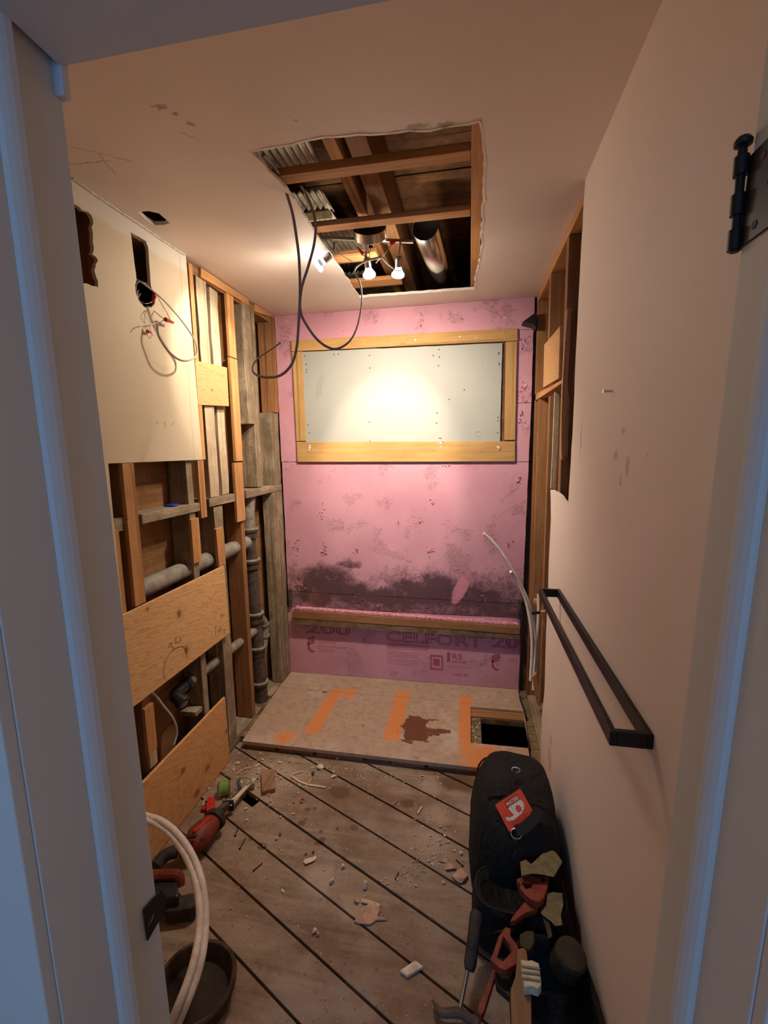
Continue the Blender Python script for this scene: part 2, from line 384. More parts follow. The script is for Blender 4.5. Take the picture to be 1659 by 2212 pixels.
def plywood(name, lo, hi, axis, stains=None, knots=(), grey=None):
    t = NT(name); st = {'x': (0.12, 1, 1), 'y': (1, 0.12, 1)}[axis]
    g = t.noise(16, 5, 0.62, t.map(st), 2.2)
    c = t.ramp(g, [(0.3, lo), (0.55, tuple((a+b)/2 for a, b in zip(lo, hi))), (0.62, tuple(a*0.8 for a in lo)), (0.66, hi)])
    c = t.mix(0.45, c, tuple((a+b)/2 for a, b in zip(lo, hi)))
    wv = t.n.new('ShaderNodeTexWave'); wv.wave_type = 'RINGS'; wv.rings_direction = 'X'; t.l(t.map({'x': (1, 0.10, 1), 'y': (1, 0.22, 1)}[axis] if axis == 'y' else (0.22, 1, 1), (0.3, 0.7, 0.2)), wv.inputs['Vector'])
    wv.inputs['Scale'].default_value = 26; wv.inputs['Distortion'].default_value = 14; wv.inputs['Detail'].default_value = 3; wv.inputs['Detail Scale'].default_value = 1.2
    c = t.mix(t.math('MULTIPLY', t.ramp(wv.outputs['Fac'], [(0.02, 1.0), (0.30, 0.0)]), 0.30 if not grey else 0.10), c, tuple(a*0.45 for a in lo))
    if grey:
        gm = t.noise(5, 6, 0.7); c = t.mix(t.ramp(gm, [(0.34, 0.15), (0.6, 0.95)]), c, grey); pw = t.noise(3.2, 7, 0.75, t.map((1, 1, 1), (7, 3, 1))); c = t.mix(t.ramp(pw, [(0.5, 0.0), (0.66, 0.6)]), c, (0.52, 0.42, 0.34))
        gd = t.noise(30, 5, 0.75); c = t.mix(t.math('MULTIPLY', t.ramp(gd, [(0.48, 0.0), (0.66, 1.0)]), 0.55), c, tuple(a*0.55 for a in grey))
    if stains:
        for mm, col, amt in stains(t): c = t.mix(t.math('MULTIPLY', mm, amt), c, col)
    if knots:
        k = t.many([t.spot(p, (.04, a, b), 0.35, wob=0.01, wobs=60) for p, a, b in knots])
        c = t.mix(t.math('MULTIPLY', k, 0.85), c, (0.16, 0.055, 0.02))
        k2 = t.many([t.spot(p, (.04, a*2.4, b*1.8), 0.5) for p, a, b in knots])
        c = t.mix(t.math('MULTIPLY', k2, 0.25), c, tuple(a*0.6 for a in lo))
    t.bump(g, 0.2, 0.002)
    return t.out(c, 0.72)
PLY1 = plywood('plywood_band', (0.56, 0.30, 0.12), (0.74, 0.45, 0.21), 'y', knots=[(tuple(at(0, 0, 382, 1325)), .014, .016), (tuple(at(0, 0, 397, 1404)), .014, .017), (tuple(at(0, 0, 475, 1330)), .008, .007), (tuple(at(0, 0, 313, 1316)), .008, .006)])
PLY2 = plywood('plywood_low', (0.54, 0.26, 0.10), (0.70, 0.38, 0.16), 'y', knots=[(tuple(at(0, 0, 390, 1664)), .016, .012), (tuple(at(0, 0, 443, 1659)), .02, .012), (tuple(at(0, 0, 485, 1578)), .012, .010), (tuple(at(0, 0, 421, 1712)), .02, .015)])
PLYB = plywood('plywood_block', (0.46, 0.25, 0.10), (0.58, 0.35, 0.15), 'y', knots=[(tuple(at(0, 0, 458, 843)), .006, .006)])
PLYR = plywood('plywood_gusset', (0.48, 0.25, 0.10), (0.62, 0.36, 0.17), 'y')
def floor_stains(t):
    z = .045
    P = lambda x, y: tuple(at(2, z, x, y))
    O = (0.62, 0.20, 0.045)
    st = [t.rect((.365, 2.31, z), (.038, .225, None), 0.006, (0, 0, -0.05), .02), t.rect((.78, 2.335, z), (.040, .24, None), 0.006, (0, 0, 0.0), .02), t.rect((1.155, 2.35, z), (.040, .235, None), 0.012, (0, 0, 0), .03),
          t.rect((1.24, 2.03, z), (.07, .09, None), 0.03, (0, 0, 0), .04), t.spot((.45, 2.50, z), (.05, .05, .1), .6, wob=.04), t.spot((.235, 2.03, z), (.05, .05, .1), .7, wob=.04), t.spot((1.30, 2.0, z), (.14, .06, .1), .6, wob=.06), t.rect((1.16, 2.08, z), (.03, .05, None), .02)]
    wet = t.many([t.rect((.885, 2.26, z), (.062, .055, None), .004, (0, 0, -.25), .06, 22), t.rect((.90, 2.17, z), (.060, .060, None), .004, (0, 0, .1), .06, 22), t.rect((.985, 2.205, z), (.085, .022, None), .004, (0, 0, .12), .05, 26), t.rect((.96, 2.165, z), (.06, .012, None), .004, (0, 0, .25), .05, 26), t.rect((.985, 2.302, z), (.03, .006, None), .003, (0, 0, 0), .03), t.rect((.865, 2.10, z), (.03, .01, None), .004, (0, 0, -.3), .03)])
    nail = t.many([t.spot(P(x, y), (.004, .004, .05), .3) for x, y in ((700, 1601), (744, 1570), (858, 1580), (915, 1523), (1028, 1514), (785, 1567), (900, 1638), (1075, 1640), (660, 1600))])
    cd_ = t.spot((.30, 2.49, z), (.018, .01, .1), .5, wob=.03)
    return [(t.many(st), O, 0.85), (wet, (0.13, 0.035, 0.012), 0.95), (t.many([nail, cd_]), (0.08, 0.03, 0.02), 0.8)]
PLYF = plywood('platform_plywood', (0.36, 0.22, 0.13), (0.50, 0.33, 0.22), 'x', floor_stains, grey=(0.40, 0.275, 0.20))

def plank_mat():
    t = NT('dusty_floor_planks')
    a = math.radians(26)
    v = t.map((0.12, 1, 1), rot=(0, 0, a)); g = t.noise(22, 5, 0.65, v, 0.8)
    c = t.ramp(g, [(0.3, (0.12, 0.075, 0.047)), (0.5, (0.24, 0.16, 0.108)), (0.7, (0.35, 0.25, 0.175))])
    d = t.noise(5.5, 7, 0.72); c = t.mix(t.ramp(d, [(0.35, 0.0), (0.65, 0.75)]), c, (0.33, 0.245, 0.18))
    d2 = t.noise(3.1, 5, 0.6, t.map((1, 1, 1), (5, 2, 0))); c = t.mix(t.ramp(d2, [(0.46, 0.0), (0.62, 0.75)]), c, (0.16, 0.085, 0.048))
    sp = t.noise(70, 3, 0.6); c = t.mix(t.ramp(sp, [(0.62, 0.0), (0.70, 0.7)]), c, (0.11, 0.06, 0.035))
    sp2 = t.noise(95, 3, 0.6, t.map((1, 1, 1), (3, 3, 3))); c = t.mix(t.ramp(sp2, [(0.64, 0.0), (0.72, 0.5)]), c, (0.52, 0.40, 0.30))
    P = lambda x, y: tuple(at(2, 0, x, y))
    dk = t.many([t.spot(P(x, y), (r, r*.8, .05), .25, wob=.015, wobs=40) for x, y, r in
        ((765, 1787, .017), (695, 1814, .014), (688, 1820, .014), (652, 1778, .016), (694, 1796, .008), (660, 1770, .008), (735, 1712, .045), (725, 1708, .03), (664, 1748, .013), (680, 1747, .012), (880, 1735, .03), (1000, 1690, .07), (970, 1692, .05), (566, 1829, .02), (541, 1812, .01))])
    c = t.mix(t.math('MULTIPLY', dk, 0.75), c, (0.11, 0.055, 0.03))
    gr = t.many([t.spot(P(x, y), (r, r, .05), .6, wob=.05, wobs=25) for x, y, r in ((940, 1760, .05), (930, 1820, .07), (590, 1680, .12), (690, 1900, .06), (760, 1960, .05), (930, 1700, .05))])
    c = t.mix(t.math('MULTIPLY', gr, 0.45), c, (0.48, 0.36, 0.27))
    t.bump(t.math('ADD', g, t.math('MULTIPLY', sp, 0.9)), 0.8, 0.004)
    return t.out(c, 0.9)
PLANK = plank_mat()
SOIL = plain('dark_crawlspace_soil', (0.035, 0.024, 0.018), 0.95, var=0.4, scale=8)
DUST = plain('plaster_dust_crumbs', (0.50, 0.39, 0.29), 0.95, var=0.4, scale=70)
PLAS = plain('broken_plaster', (0.58, 0.48, 0.36), 0.9, var=0.25, scale=50)
PLAS2 = plain('tan_plaster', (0.42, 0.26, 0.17), 0.9, var=0.3, scale=40)
DARKC = plain('dark_grit', (0.09, 0.065, 0.05), 0.9, var=0.4, scale=50)
SPL = wood('splinter_wood', (0.50, 0.36, 0.22), (0.74, 0.60, 0.42), 'x', knots=0)
BLKM = plain('black_powder_coat', (0.018, 0.016, 0.015), 0.42, 0.3, var=0.3)
BLKH = plain('black_hinge_metal', (0.022, 0.02, 0.018), 0.45, 0.5)
NICK = plain('brushed_nickel', (0.50, 0.44, 0.38), 0.32, 1.0, var=0.06)
STEEL = plain('bare_steel', (0.55, 0.52, 0.48), 0.35, 1.0)
IRON = plain('cast_iron_pipe', (0.085, 0.062, 0.05), 0.75, 0.2, var=0.45, scale=30)
IRONG = plain('grey_waste_pipe', (0.24, 0.21, 0.17), 0.7, 0.1, var=0.35, scale=22)
LEAD = plain('pale_caulked_joint', (0.22, 0.185, 0.145), 0.8, 0.0, var=0.4, scale=40)
ABS = plain('black_plastic', (0.02, 0.018, 0.017), 0.35, var=0.3)
DUCT = plain('galvanised_duct', (0.62, 0.60, 0.58), 0.22, 1.0, var=0.08, scale=6)
PEX = plain('white_plastic_pipe', (0.70, 0.62, 0.54), 0.4, var=0.1)
HOSE = plain('white_hose', (0.62, 0.52, 0.46), 0.5, var=0.15, scale=60)
CABLE = plain('grey_cable_sheath', (0.20, 0.155, 0.13), 0.5, var=0.1)
CABLW = plain('white_cable_sheath', (0.55, 0.50, 0.42), 0.45, var=0.1)
COPPER = plain('bare_copper', (0.55, 0.30, 0.16), 0.35, 1.0)
WIREB = plain('black_wire', (0.02, 0.018, 0.018), 0.4)
REDP = plain('red_plastic', (0.48, 0.02, 0.015), 0.4)
TOOLR = plain('dusty_red_tool', (0.17, 0.028, 0.014), 0.55, var=0.35, scale=30)
SAWO = plain('orange_red_handle', (0.20, 0.035, 0.015), 0.6, var=0.3, scale=40)
RUB = plain('dusty_black_rubber', (0.035, 0.028, 0.022), 0.75, var=0.5, scale=40)
def cloth():
    t = NT('black_bag_fabric'); n = t.noise(90, 3)
    c = t.mix(n, (0.0035, 0.003, 0.003), (0.009, 0.008, 0.007)); w = t.noise(9, 3, 0.6, t.map((1, 1, 0.5)), 1.5)
    t.bump(t.math('ADD', w, t.math('MULTIPLY', n, .03)), 0.9, 0.03); return t.out(c, 0.8)
CLOTH = cloth()
WEB = plain('black_webbing', (0.014, 0.012, 0.011), 0.8, var=0.3, scale=120)
KHAKI = plain('khaki_canvas', (0.16, 0.13, 0.065), 0.85, var=0.3, scale=45)
CREAM = plain('cream_plastic', (0.52, 0.46, 0.32), 0.5, var=0.25, scale=60)
YEL = plain('yellow_plastic', (0.55, 0.27, 0.02), 0.5, var=0.2)
TAGM = plain('red_card', (0.56, 0.055, 0.022), 0.6, var=0.08)
TAGW = plain('white_print', (0.62, 0.58, 0.52), 0.6, var=0.05)
TAGK = plain('black_print', (0.02, 0.015, 0.012), 0.6)
BLUE = plain('blue_plastic', (0.01, 0.045, 0.32), 0.4)
GREENL = plain('green_label', (0.16, 0.30, 0.05), 0.5, var=0.3)
TUBM = plain('muddy_tub', (0.06, 0.036, 0.02), 0.65, var=0.5, scale=25)
TERRA = plain('terracotta_ring', (0.42, 0.13, 0.06), 0.7)
OLIVE = plain('olive_box', (0.04, 0.03, 0.016), 0.7, var=0.3)
def corrugated_mat():
    t = NT('weathered_corrugated_metal'); n = t.noise(12, 5, 0.7); n2 = t.noise(4, 3)
    c = t.ramp(n, [(0.3, (0.30, 0.25, 0.16)), (0.5, (0.55, 0.50, 0.39)), (0.7, (0.68, 0.64, 0.53))])
    c = t.mix(t.ramp(n2, [(0.5, 0.0), (0.7, 0.7)]), c, (0.20, 0.12, 0.06))
    return t.out(c, 0.55, 0.35)
CORR = corrugated_mat()
def glass_mat():
    t = NT('clear_plastic'); b = t.b; b.inputs['Transmission Weight'].default_value = 0.92; b.inputs['IOR'].default_value = 1.3
    return t.out((0.75, 0.72, 0.66), 0.12)
GLASS = glass_mat()
def glow(name, col, st):
    t = NT(name); t.b.inputs['Emission Color'].default_value = (*col, 1); t.b.inputs['Emission Strength'].default_value = st
    return t.out((0.8, 0.8, 0.8), 0.3)
LENS = glow('lit_bulb_lens', (0.95, 0.98, 1.0), 3.0)
GLOWC = glow('lit_bulb_core', (0.95, 0.98, 1.0), 5.0)
REFL = NT('bulb_reflector_glass'); REFL.b.inputs['Transmission Weight'].default_value = 0.15; REFL.b.inputs['Emission Color'].default_value = (0.9, 0.95, 1, 1); REFL.b.inputs['Emission Strength'].default_value = 0.03
REFL = REFL.out((0.10, 0.11, 0.12), 0.2)

# ================================================================== SETTING
def V(*a): return Vector(a)
def clip(poly, a, b, c):           # keep a*x+b*y<=c
    out = []
    for i in range(len(poly)):
        p, q = poly[i], poly[(i+1) % len(poly)]; dp, dq = a*p[0]+b*p[1]-c, a*q[0]+b*q[1]-c
        if dp <= 0: out.append(p)
        if dp*dq < 0:
            t = dp/(dp-dq); out.append((p[0]+(q[0]-p[0])*t, p[1]+(q[1]-p[1])*t))
    return out
# floor of diagonal planks
TH = math.radians(-26.2); dv = V(math.cos(TH), math.sin(TH), 0); nv = V(-math.sin(TH), math.cos(TH), 0)
FY0, FY1 = 0.42, 2.02
edges = [1.466-.1475*7+.1475*i for i in range(0, 7)] + [1.466, 1.612, 1.767, 1.918, 2.068, 2.22, 2.37, 2.52, 2.67]
rnd = random.Random(4)
fb = MB()
def plank(o0, o1, s0=-4, s1=4, z1=0.0):
    poly = [tuple((nv*o+dv*s)[:2]) for o, s in ((o0, s0), (o0, s1), (o1, s1), (o1, s0))]
    for a, b, c in ((1, 0, 1.60), (-1, 0, .12), (0, 1, FY1), (0, -1, -FY0)):
        if len(poly) > 2: poly = clip(poly, a, b, c)
    if len(poly) > 2: fb.prism([V(x, y, z1) for x, y in poly], (0, 0, -.022))
gaps = {}
hs = dv.dot(at(2, 0, 545, 1722))
for i, (a, b) in enumerate(zip(edges, edges[1:])):
    g0, g1 = rnd.uniform(.0025, .0062), rnd.uniform(.0025, .0062); z = -rnd.uniform(0, .0015)
    cuts = [-4] + ([rnd.uniform(-.4, 1.2)] if i in (5, 7) else []) + [4]
    if abs(b-1.612) < 1e-6:        # the board with the missing corner
        plank(a+g0, b-.045, -4, 4, z); plank(b-.045, b-g1, -4, hs-.05, z); plank(b-.045, b-g1, hs+.045, 4, z); continue
    for s0, s1 in zip(cuts, cuts[1:]): plank(a+g0, b-g1, s0+.0015, s1-.0015, z)
struct(fb.build('floor', PLANK))
struct(B(-.2, 1.7, .42, 2.8, -.45, -.40).build('floor_crawlspace', SOIL))
jo = MB()
for y in (.62, 1.03, 1.44, 1.85): jo.box(-.12, 1.6, y, y+.04, -.17, -.026)
struct(jo.build('floor_joists', BR_X))

# ceiling drywall with the two openings
o1 = [at(2, H, *p) for p in ((538, 328), (700, 296), (905, 283), (1010, 268), (1030, 262), (1036, 262), (1043, 290), (1046, 330), (1045, 395), (1042, 500), (1038, 560), (1030, 590), (1026, 625), (900, 634), (775, 643), (760, 620), (740, 590), (690, 520), (640, 440), (615, 405))]
o1 = jag(o1, .03, .004, 3)
o2 = jag([at(2, H, *p) for p in ((298, 458), (321, 456), (343, 461), (367, 482), (354, 486), (334, 486), (315, 474))], .03, .003, 5)
for l in (o1, o2):
    for p in l: p.z = H
cb = MB().prism([V(-.12, .56, H), V(1.62, .56, H), V(1.62, 2.74, H), V(-.12, 2.74, H)], (0, 0, .013), [o1, o2])
struct(cb.build('ceiling', CEIL))
# torn paper lip round the big opening
tb = MB(); r2 = random.Random(8)
for i in range(0, len(o1)):
    p = o1[i]; q = o1[(i+1) % len(o1)]
    if (p-q).length < .06:
        tb.bar(p+V(0, 0, .004), q+V(0, 0, .004), .006+r2.uniform(0, .003), .010)
struct(tb.rough(.002, 60).build('trim_1', CEIL))
# side joint between ceiling and left wall: cracked tape
ct = MB(); pts = [at(2, H-.004, *p) for p in ((150, 388), (200, 424), (250, 461), (300, 493), (345, 521), (396, 552))]
ct.tube([V(.004, p.y, H-.003) for p in pts], .005, 6, 0.8); struct(ct.rough(.003, 25, 0).build('trim_2', GYP))

# back wall: solid shell behind the foam boards
struct(B(-.12, 1.62, 2.735, 2.78, -.40, 2.33).build('wall_back', DK))
# front wall with the doorway
JX0, JX1, HZ = .63, 1.443, 2.03
fw = MB().box(-.12, JX0-.02, .43, .575, -.02, H).box(JX1+.02, 1.62, .43, .575, -.02, H).box(JX0-.02, JX1+.02, .43, .575, HZ+.02, H)
struct(fw.build('wall_front', RWALL))
# right wall drywall, cut back towards the far corner
R = lambda x, y: (W, at(0, W, x, y).y, at(0, W, x, y).z)
rp = [(W, .575, 0), (W, .575, H), (W, 1.597, H)] + [R(*p) for p in ((1262, 420), (1254, 560), (1249, 660), (1244, 760), (1238, 910), (1233, 1000), (1228, 1078), (1227, 1092), (1221, 1085), (1205, 1066), (1189, 1058))] + \
     [R(*p) for p in ((1190, 1120), (1186, 1200), (1184, 1270))] + [(W, 2.01, .70), (W, 2.0, .44), (W, 2.045, .27), (W, 2.05, 0)]
_j = jag([V(*q) for q in rp[2:]], .04, .003, 6)
rp2 = [V(*rp[0]), V(*rp[1])] + _j[:next(i for i, p in enumerate(_j) if (p-V(*rp[-1])).length < 1e-6)+1]
for p in rp2: p.x = W
struct(MB().prism(rp2, (.0127, 0, 0)).build('wall_right', RWALL))
# left wall: cream painted panel above, with its two holes
Lp = lambda x, y, xx=0: V(xx, at(0, xx, x, y).y, at(0, xx, x, y).z)
holeA = [V(0, 1.20, 2.26), Lp(157, 440), Lp(190, 458), Lp(197, 465), Lp(201, 474), Lp(198, 490), Lp(201, 505), Lp(203, 534), Lp(199, 549), Lp(212, 562), Lp(207, 571), Lp(204, 584), Lp(208, 599), Lp(212, 621), Lp(177, 612), V(0, 1.20, 2.01)]
holeB = [Lp(*p) for p in ((282, 501), (300, 511), (315, 521), (320, 534), (323, 575), (326, 618), (334, 634), (336, 645), (334, 657), (327, 664), (312, 664), (300, 650), (293, 632), (292, 615), (295, 606), (289, 555))]
holeA = jag(holeA, .011, .0045, 2); holeB = jag(holeB, .02, .0015, 2)
for l in (holeA, holeB):
    for p in l: p.x = 0
wl = struct(MB().prism([V(0, .575, 1.481), V(0, .575, H), V(0, 1.822, H), V(0, 1.838, 1.479)], (-.0127, 0, 0), [holeA, holeB]).build('wall_left', LWALL))
struct(B(-.155, -.115, .56, 2.74, -.02, 2.33).build('wall_left_sheathing', BACKB))
struct(B(1.605, 1.64, .56, 2.74, -.02, 2.33).build('wall_right_sheathing', DK))
# lower wall left of the doorway corner (behind the jamb)
struct(B(-.0127, 0, .575, 1.30, 0, 1.48).build('wall_left_lower', LWALL))
# crawlspace perimeter and roof space shell
sh = MB().box(-.2, -.16, .42, 2.8, -.45, -.02).box(1.64, 1.7, .42, 2.8, -.45, -.02).box(-.2, 1.7, .40, .43, -.45, -.02).box(-.2, 1.7, 2.78, 2.82, -.45, -.02)
struct(sh.build('wall_crawlspace', SOIL))
sh = MB().box(-.16, 1.66, .40, .44, 2.33, 2.9).box(-.16, 1.66, 3.55, 3.6, 2.33, 2.9).box(-.2, -.155, .4, 3.6, 2.33, 2.9).box(1.64, 1.70, .4, 3.6, 2.33, 2.9).box(-.16, 1.66, 2.78, 3.55, 2.30, 2.33)
struct(sh.build('wall_roof_space', DK))
# roof deck boards above the opening
rd = MB(); y = .42; k = 0
while y < 3.6:
    w = (.19, .235, .16, .21)[k % 4]; s = .012*((k % 3)-1)
    rd.prism([V(-.16, y, 2.62), V(1.66, y+s, 2.62), V(1.66, y+w-.006, 2.62), V(-.16, y+w-.006-s, 2.62)], (0, 0, .022+.004*(k % 2))); y += w; k += 1
struct(rd.build('ceiling_roof_boards', wood('roof_boards', (0.13, 0.055, 0.02), (0.33, 0.16, 0.065), 'x', dirt=(0.05, 0.025, 0.012), dirt_amt=0.55, knots=0.8)))
struct(B(-.2, 1.7, .4, 3.6, 2.66, 2.70).build('ceiling_roof_deck', DK))
# hall side: floor outside the door
struct(B(-1.2, 3.2, -2.6, .43, -.06, 0).build('floor_hall', wood('hall_floor', (0.2, 0.12, 0.07), (0.3, 0.2, 0.12), 'x')))

# door frame: jambs, head, stops, casings (one fixed frame)
dj = MB()
YF, YB = .415, .597; ST0, ST1 = .503, .560
def shear_frame(b, left=True, right=True):        # shears each side of the frame by height to match its image edges
    for v in b.bm.verts:
        if left and v.co.x < 1.0: v.co.x += (1.11-v.co.z)*.0213
        if right and v.co.x >= 1.0: v.co.x += (v.co.z-1.5)*.036
    return b
jb = MB()
jb.box(JX0-.02, JX0, YF, YB, -.0, HZ+.02).box(JX1, JX1+.02, YF, YB, 0, HZ+.02).box(JX0, JX1, YF, YB, HZ, HZ+.02)
t1 = shear_frame(jb).build('door_1', JAMB, bevel=.0015); struct(t1)
sb = MB()
for x0_, sg in ((JX0, 1), (JX1, -1)):
    sb.prism([V(x0_, .521, 0), V(x0_+sg*.012, .521, 0), V(x0_+sg*.0115, .512, 0), V(x0_+sg*.009, .505, 0), V(x0_+sg*.0055, .499, 0), V(x0_, .496, 0)], (0, 0, HZ))
sb.box(JX0+.012, JX1-.012, .496, .588, HZ-.010, HZ)
shear_frame(sb).build('door_stop', JAMB, t1)
cs = MB(); cs.box(JX0-.095, JX0-.0015, .398, YF, 0, HZ+.09).box(JX1+.0015, JX1+.095, .398, YF, 0, HZ+.09).box(JX0-.0015, JX1+.0015, .398, YF, HZ+.0015, HZ+.09)
shear_frame(cs).build('outer_casing', JAMB, t1, bevel=.002)
cs = MB(); cs.box(JX0-.075, JX0-.010, .576, .588, 0, HZ+.075).box(JX0-.010, JX1+.010, .576, .588, HZ+.012, HZ+.075).box(JX1+.010, JX1+.056, .576, .588, 0, HZ+.075)
shear_frame(cs).build('inner_casing', JAMB, t1, bevel=.002)
B(.588, .625, .586, .597, 1.985, HZ+.002).build('corner_filler', JAMB, t1)
struct(B(-1.2, JX0-.05, .405, .43, 0, 2.5).build('wall_hall_left', JAMB))
struct(B(JX1+.05, 3.2, .405, .43, 0, 2.5).build('wall_hall_right', JAMB))
struct(B(JX0-.05, JX1+.05, .405, .43, HZ+.05, 2.5).build('wall_hall_above_door', JAMB))

# ================================================================== PLYWOOD PLATFORM (old tub area)
Z1 = .045
ph = [V(1.180, 2.140, Z1), V(1.463, 2.142, Z1), V(1.466, 2.467, Z1), V(1.180, 2.467, Z1)]
def sheet(name, pts, t, m, label, cat, holes=(), group=None, parent=None, bevel=0):
    return tag(MB().prism(pts, t, holes).build(name, m, parent, bevel=bevel), label, cat, group)
sheet('plywood_sheet', [V(.03, 1.968, Z1), V(1.453, 1.960, Z1), V(1.478, 2.506, Z1), V(.0, 2.497, Z1)], (0, 0, -.018), PLYF,
      'large grey-brown plywood floor sheet with orange glue stripes and a square cut-out', 'plywood', [ph])
sheet('plywood_sheet', [V(.0, 2.499, Z1), V(1.478, 2.508, Z1), V(1.478, 2.70, Z1), V(.0, 2.70, Z1)], (0, 0, -.018), PLYF,
      'narrow plywood floor strip lying along the foot of the pink foam wall', 'plywood')
hole2 = [V(1.235, 2.15, .026), V(1.475, 2.15, .026), V(1.475, 2.39, .026), V(1.235, 2.39, .026)]
struct(MB().prism([V(-.12, 2.03, .026), V(1.6, 2.03, .026), V(1.6, 2.735, .026), V(-.12, 2.735, .026)], (0, 0, -.03), [hole2]).build('floor_underlay', G_X))
fe = MB(); x = .05; r3 = random.Random(3)
while x < 1.42:
    w = r3.uniform(.12, .34); fe.box(x, min(1.45, x+w-.02), 1.975+r3.uniform(0, .012), 2.03, 0.0005, .0265); x += w
tag(fe.build('batten', BR_X), 'dark wooden batten under the front edge of the plywood platform', 'batten')
B2 = MB().box(1.182, 1.465, 2.392, 2.463, .0265, .034); tag(B2.build('batten', BR_X), 'brown wooden batten inside the far side of the square floor hole', 'batten')
db = MB(); r4 = random.Random(12)
for i in range(60): db.shard((r4.uniform(1.185, 1.232), r4.uniform(2.16, 2.38), .030), r4.uniform(.003, .010), r4.uniform(.002, .008), .004, i, 7)
tag(db.build('rubble', DUST), 'pale crumbs of rubble lying in the square floor hole', 'rubble', kind='stuff')
tag(B(-.10, -.004, 2.40, 2.735, .027, .044).build('floor_plank', G_Y), 'short grey floor board between the black drain stack and the plywood', 'plank')

# ================================================================== BACK WALL
def q(x, z, y=2.70): return V(x, y, z)
def foam(pts, label, m, seed, t=.034, holes=()):
    P = jag([q(*p) for p in pts], .05, .0012, seed)
    for p in P: p.y = 2.70
    return tag(MB().prism(P, (0, t, 0)).build('insulation_board', m), label, 'insulation board', 'pink foam boards on the back wall')
foam([(.0, 2.169), (1.50, 2.150), (1.50, 2.316), (.0, 2.316)], 'long pink foam board across the very top of the back wall', PINK, 1)
foam([(.0, 1.446), (.108, 1.446), (.104, 2.166), (.0, 2.167)], 'narrow pink foam strip left of the yellow window boards', PINK, 2)
foam([(1.413, 1.758), (1.498, 1.758), (1.498, 2.147), (1.413, 2.150)], 'upper gouged pink foam strip right of the yellow window boards', PINK, 3)
foam([(1.413, 1.430), (1.492, 1.430), (1.498, 1.755), (1.413, 1.755)], 'lower gouged pink foam strip right of the yellow window boards', PINK, 4)
big = foam([(.004, .606), (1.478, .590), (1.492, 1.427), (.004, 1.443)], 'largest pink foam board, mouldy along its lower half', PINKM, 5)
foam([(.004, .50), (1.472, .50), (1.475, .587), (.004, .603)], 'low black-spotted pink foam strip just above the wooden ledge', PINKM, 6)
lowb = foam([(-.004, .046), (1.472, .046), (1.470, .497), (-.004, .497)], 'lowest pink foam board printed with CELFORT 200', PINK, 7)
# gouges: torn foam flakes and pits
r5 = random.Random(21); ALLF = [o for o in bpy.data.objects if o.name.startswith('insulation_board')]
def gouge(px, py, n, sx, sy, s=.017):
    c = at(1, 2.70, px, py)
    host = [o for o in ALLF if all(a-.002 <= v <= b+.002 for v, a, b in ((c.x, o.location.x+min(q_[0] for q_ in o.bound_box), o.location.x+max(q_[0] for q_ in o.bound_box)), (c.z, o.location.z, o.location.z+max(q_[2] for q_ in o.bound_box))))][0]
    z0_, z1_ = host.location.z+.004, host.location.z+max(q_[2] for q_ in host.bound_box)-.004; x0_, x1_ = host.location.x+min(q_[0] for q_ in host.bound_box)+.004, host.location.x+max(q_[0] for q_ in host.bound_box)-.004
    gb = MB()
    for i in range(n):
        gb.shard((min(x1_, max(x0_, c.x+r5.gauss(0, sx))), 2.6990, min(z1_, max(z0_, c.z+r5.gauss(0, sy)))), r5.uniform(.3, 1)*s, .003, r5.uniform(.2, .6)*s, r5.random(), 7)
    tag(gb.rough(.001, 200).build('torn_foam', PTORN, host), None, None, kind='stuff')
for a in ((640, 1180, 16, .012, .03), (700, 1185, 12, .006, .022), (930, 1190, 16, .010, .016), (862, 1130, 7, .006, .008), (908, 1128, 7, .012, .004), (932, 1082, 9, .008, .01), (768, 1190, 9, .008, .01), (695, 1110, 9, .012, .022), (1120, 1036, 10, .007, .009),
          (1130, 740, 16, .01, .04), (1133, 845, 22, .012, .04), (1125, 905, 16, .01, .03), (905, 705, 9, .02, .01), (745, 712, 4, .01, .004), (863, 1245, 3, .008, .003), (895, 1245, 4, .01, .003), (645, 1265, 16, .02, .012), (965, 1005, 6, .012, .003), (1100, 1175, 6, .012, .01), (985, 1230, 4, .02, .004)): gouge(*a)
# printing on the lowest board
def back_text(body, x0, z0, w, h, outline=0.0, parent=lowb, m=INK): return lettering(body, m, (x0, 2.6992, z0), (1, 0, 0), (0, 0, 1), w, parent, outline=outline, height=h)
back_text('200', .113, .326, .305, .062, .018); back_text('CELFORT', .652, .300, .60, .072, .018); back_text('20', 1.305, .308, .16, .070, .018)
def flame(x, z, s):
    b = MB()
    for k in range(3):
        o = k*.016*s
        b.prism([V(x+.0, 2.699, z+.01*s+o), V(x+.050*s, 2.699, z+.028*s+o), V(x+.050*s, 2.699, z+.038*s+o), V(x, 2.699, z+.020*s+o)], (0, -.0006, 0))
    b.prism([V(x, 2.699, z-.02*s), V(x+.03*s, 2.699, z-.045*s), V(x+.048*s, 2.699, z-.025*s), V(x+.03*s, 2.699, z-.03*s), V(x+.014*s, 2.699, z-.012*s), V(x+.012*s, 2.699, z+.02*s), V(x, 2.699, z+.03*s)], (0, -.0006, 0))
    b.build('printed_emblem', INK, lowb)
flame(.125, .235, 1.0); flame(1.305, .20, 1.0)
back_text('CELFORTEC', .195, .262, .125, .022, .012); back_text('CELF', 1.40, .222, .062, .022, .012)
back_text('POLYSTYRENE EXTRUDE / EXTRUDED', .195, .236, .19, .007); back_text('ISOLANT RIGIDE', .195, .219, .11, .007); back_text('VALLEYFIELD QC', .195, .203, .11, .007)
b = MB().box(.655, .925, 2.698, 2.6996, .284, .289).box(.655, .925, 2.698, 2.6996, .272, .276); b.build('printed_rule', INK, lowb)
